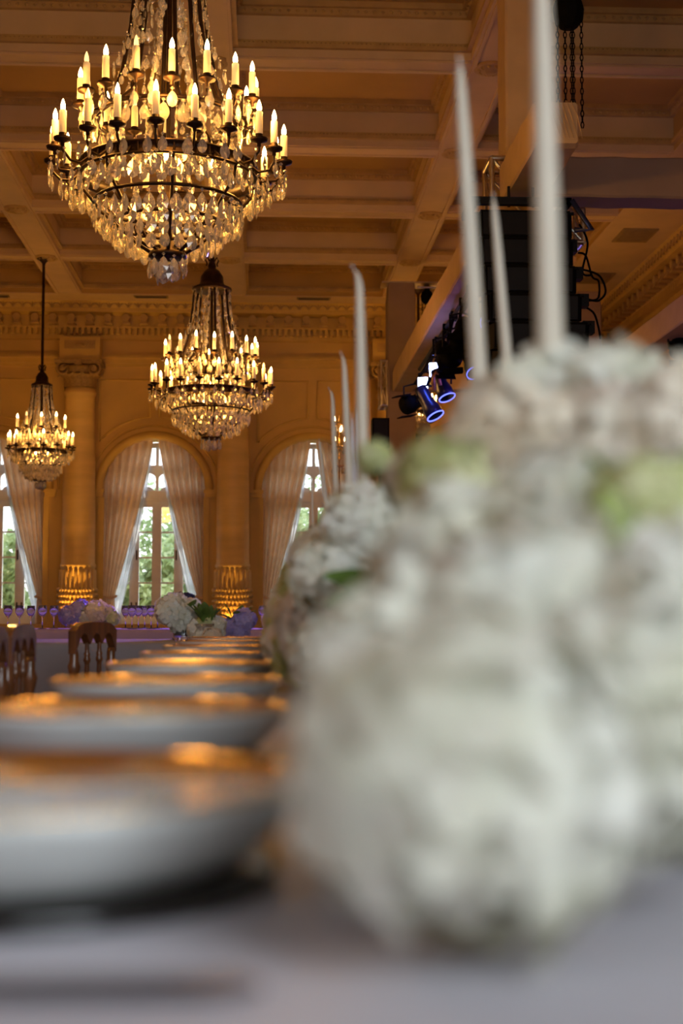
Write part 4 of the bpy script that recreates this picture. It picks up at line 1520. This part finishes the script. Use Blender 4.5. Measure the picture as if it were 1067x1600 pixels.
def chair_meshes():
    W, H = .17, .845
    g = {}
    poly = []
    # crest: gently arched top, three scalloped arches below
    for k in range(13):
        t = -1 + 2 * k / 12
        poly.append((W * 1.13 * t, H - .012 * t * t - .035 * max(0, abs(t) - .75) * 2))
    for a in range(3):
        x1 = W - a * (2 * W / 3)
        x0 = x1 - 2 * W / 3
        poly.append((x1 + (.018 if a == 0 else .0), H - .105 if a == 0 else H - .075))
        for k in range(1, 8):
            t = k / 8
            poly.append((x1 - .014 + (x0 - x1 + .028) * t, H - .072 + .035 * math.sin(PI * t) ** .6))
        if a == 2:
            poly.append((x0 - .018, H - .105))
    g['crest_rail'] = [MB().prism(poly, (-.013, .013))]
    g['post'] = [turned(MB(), (s * W, 0, 0), (s * W, 0, H - .09), .0165, 10, 7) for s in (-1, 1)]
    g['spindle'] = [turned(MB(), (s * W / 3, 0, .47), (s * W / 3, 0, H - .07), .0105, 8, 3) for s in (-1, 1)]
    g['lower_rail'] = [MB().box((-W, -.01, .50), (W, .01, .53))]
    g['leg'] = [turned(MB(), (s * W * 1.05, .36, 0), (s * W * 1.05, .36, .42), .0165, 10, 4) for s in (-1, 1)]
    g['seat_frame'] = [MB().prism([(-W - .02, -.02), (W + .02, -.02), (W + .035, .39), (-W - .035, .39)], (.42, .45), 'z')]
    st = MB()
    for s in (-1, 1):
        st.cyl((s * W, 0, .16), (s * W * 1.05, .36, .16), .009, n=6)
    g['stretcher'] = [MB().cyl((s * W, 0, .16), (s * W * 1.05, .36, .16), .009, n=6) for s in (-1, 1)]
    g['seat_pad'] = [MB().grid(lambda u, v: Vector(((u - .5) * (2 * W + .04), .0 + v * .38, .45 + .03 * (math.sin(PI * u) * math.sin(PI * v)) ** .3)), 8, 8)]
    return {k: [mb.mesh(k, M['seat'] if k == 'seat_pad' else M['wood']) for mb in v] for k, v in g.items()}


CM = chair_meshes()


def chair(near, far, label):
    """near and far: ground positions of the two back posts"""
    n, f = Vector((near[0], near[1], 0)), Vector((far[0], far[1], 0))
    c = (n + f) / 2
    d = (f - n).normalized()
    rz = math.atan2(-d.y, -d.x)      # local x runs from far to near, so the seat (local y) points to +X
    r = empty('dining_chair', c, label, 'chair', 'wooden chairs at the long table', rz)
    for k, v in CM.items():
        for me in v:
            put(k, me, r)
    return r


def at(px, y):
    return (P(px, 1000, y).x, y)


chair(at(118, 4.75), at(172, 5.06), 'carved dark wooden chair with arched crest rail, right of the others')
chair(at(13, 3.62), at(47, 3.95), 'carved dark wooden chair near the left photo edge, seen nearly edge on')
chair(at(-38, 3.15), at(2, 3.48), 'dark wooden chair mostly cut off by the left photo edge')

# ------------------------------------------------------------------ far flowers and glassware


def bouquet(px, pyb, Y, items, label, vase=None, table_z=TZ2, leaves=6, seed=0):
    rg = random.Random(seed)
    b = P(px, pyb, Y)
    r = empty('flower_vase', (b.x, Y, table_z), label, 'flowers', 'flower vases on the far tables')
    vh = vase or .10
    vp = MB().lathe([(0, .0), (.045, 0), (.042, .01), (.038, vh * .6), (.05, vh), (.046, vh), (.034, vh * .6), (.036, .02), (0, .018)], 20)
    vp.build('vase', M['clear'], r)
    MB().cyl((0, 0, .02), (0, 0, vh + .02), .012, n=6).build('stems', M['dark_leaf'], r)
    for (ix, iy, rad, kind) in items:
        p = P(ix, iy, Y)
        dy = rg.uniform(-.04, .04)
        put('flower_head', rg.choice(HM[kind]), r, (p.x - b.x, dy, p.z - table_z), (rg.uniform(-.4, .4), rg.uniform(-.4, .4), rg.uniform(0, 6)), rad / .062, kind='stuff')
    for k in range(leaves):
        a = rg.uniform(0, 2 * PI)
        o = put('leaf', leaf_me, r, (.03 * math.cos(a), .03 * math.sin(a), vh + rg.uniform(0, .03)), (rg.uniform(.3, 1.1), 0, a - PI / 2), rg.uniform(.5, .7))


bouquet(287, 1000, 6.0, [(268, 955, .075, 'white'), (295, 960, .075, 'white'), (283, 972, .06, 'white'), (276, 945, .055, 'white')], 'glass vase of large white hydrangeas beside the dark blue bloom', .12, seed=1)
bouquet(322, 1001, 5.9, [(308, 985, .05, 'white'), (325, 972, .05, 'green'), (336, 985, .05, 'white'), (318, 992, .045, 'white'), (332, 995, .045, 'cream'), (342, 975, .035, 'white')], 'low bunch of white blooms and dark leaves right of the tall white hydrangeas', .07, leaves=14, seed=2)
bouquet(372, 998, 6.1, [(360, 983, .05, 'lilac'), (380, 970, .055, 'lilac'), (375, 985, .05, 'lilac'), (390, 968, .035, 'lilac')], 'bunch of violet lit hydrangeas left of the near flowers', .07, seed=3)
bouquet(285, 998, 6.22, [(279, 941, .045, 'navy'), (292, 939, .04, 'navy')], 'dark blue bloom showing above the white hydrangeas', .1, seed=6, table_z=TZ2)
bouquet(430, 984, 10.8, [(424, 970, .08, 'cream'), (434, 962, .08, 'cream'), (430, 978, .07, 'cream')], 'cream bunch half hidden behind the flower runner', .08, seed=4)
bouquet(140, 984, 10.8, [(108, 962, .085, 'lilac'), (125, 956, .095, 'lilac'), (150, 956, .095, 'cream'), (138, 963, .085, 'white'), (165, 960, .085, 'cream'), (175, 966, .065, 'green')], 'wide bunch of violet and cream hydrangeas below the left column', .08, leaves=12, seed=5)
# wine glasses on the far table
gl_me = MB().lathe([(0, 0), (.034, 0), (.034, .003), (.005, .008), (.004, .08), (.02, .10), (.034, .13), (.03, .175), (.028, .175), (.032, .13), (.018, .105), (0, .10)], 14).mesh('wine_glass', M['clear'])
gw = ['below the left window', 'beside the violet bunch', 'below the middle window', 'right of the violet bunch']
for k, px in enumerate((12, 30, 48, 66, 84, 196, 206, 216, 226, 236, 246, 410)):
    y = 10.7 + (k % 3) * .2
    put('wine_glass', gl_me, None, (P(px, 980, y).x, y, TZ2), label='small clear wine glass on lilac table ' + ('below the left window' if px < 100 else 'left of white hydrangea vase' if px < 300 else 'beside the half-hidden cream bunch'), cat='wine glass', group='wine glasses ' + ('below the left window' if px < 100 else 'by the middle window' if px < 300 else 'by the cream bunch'))
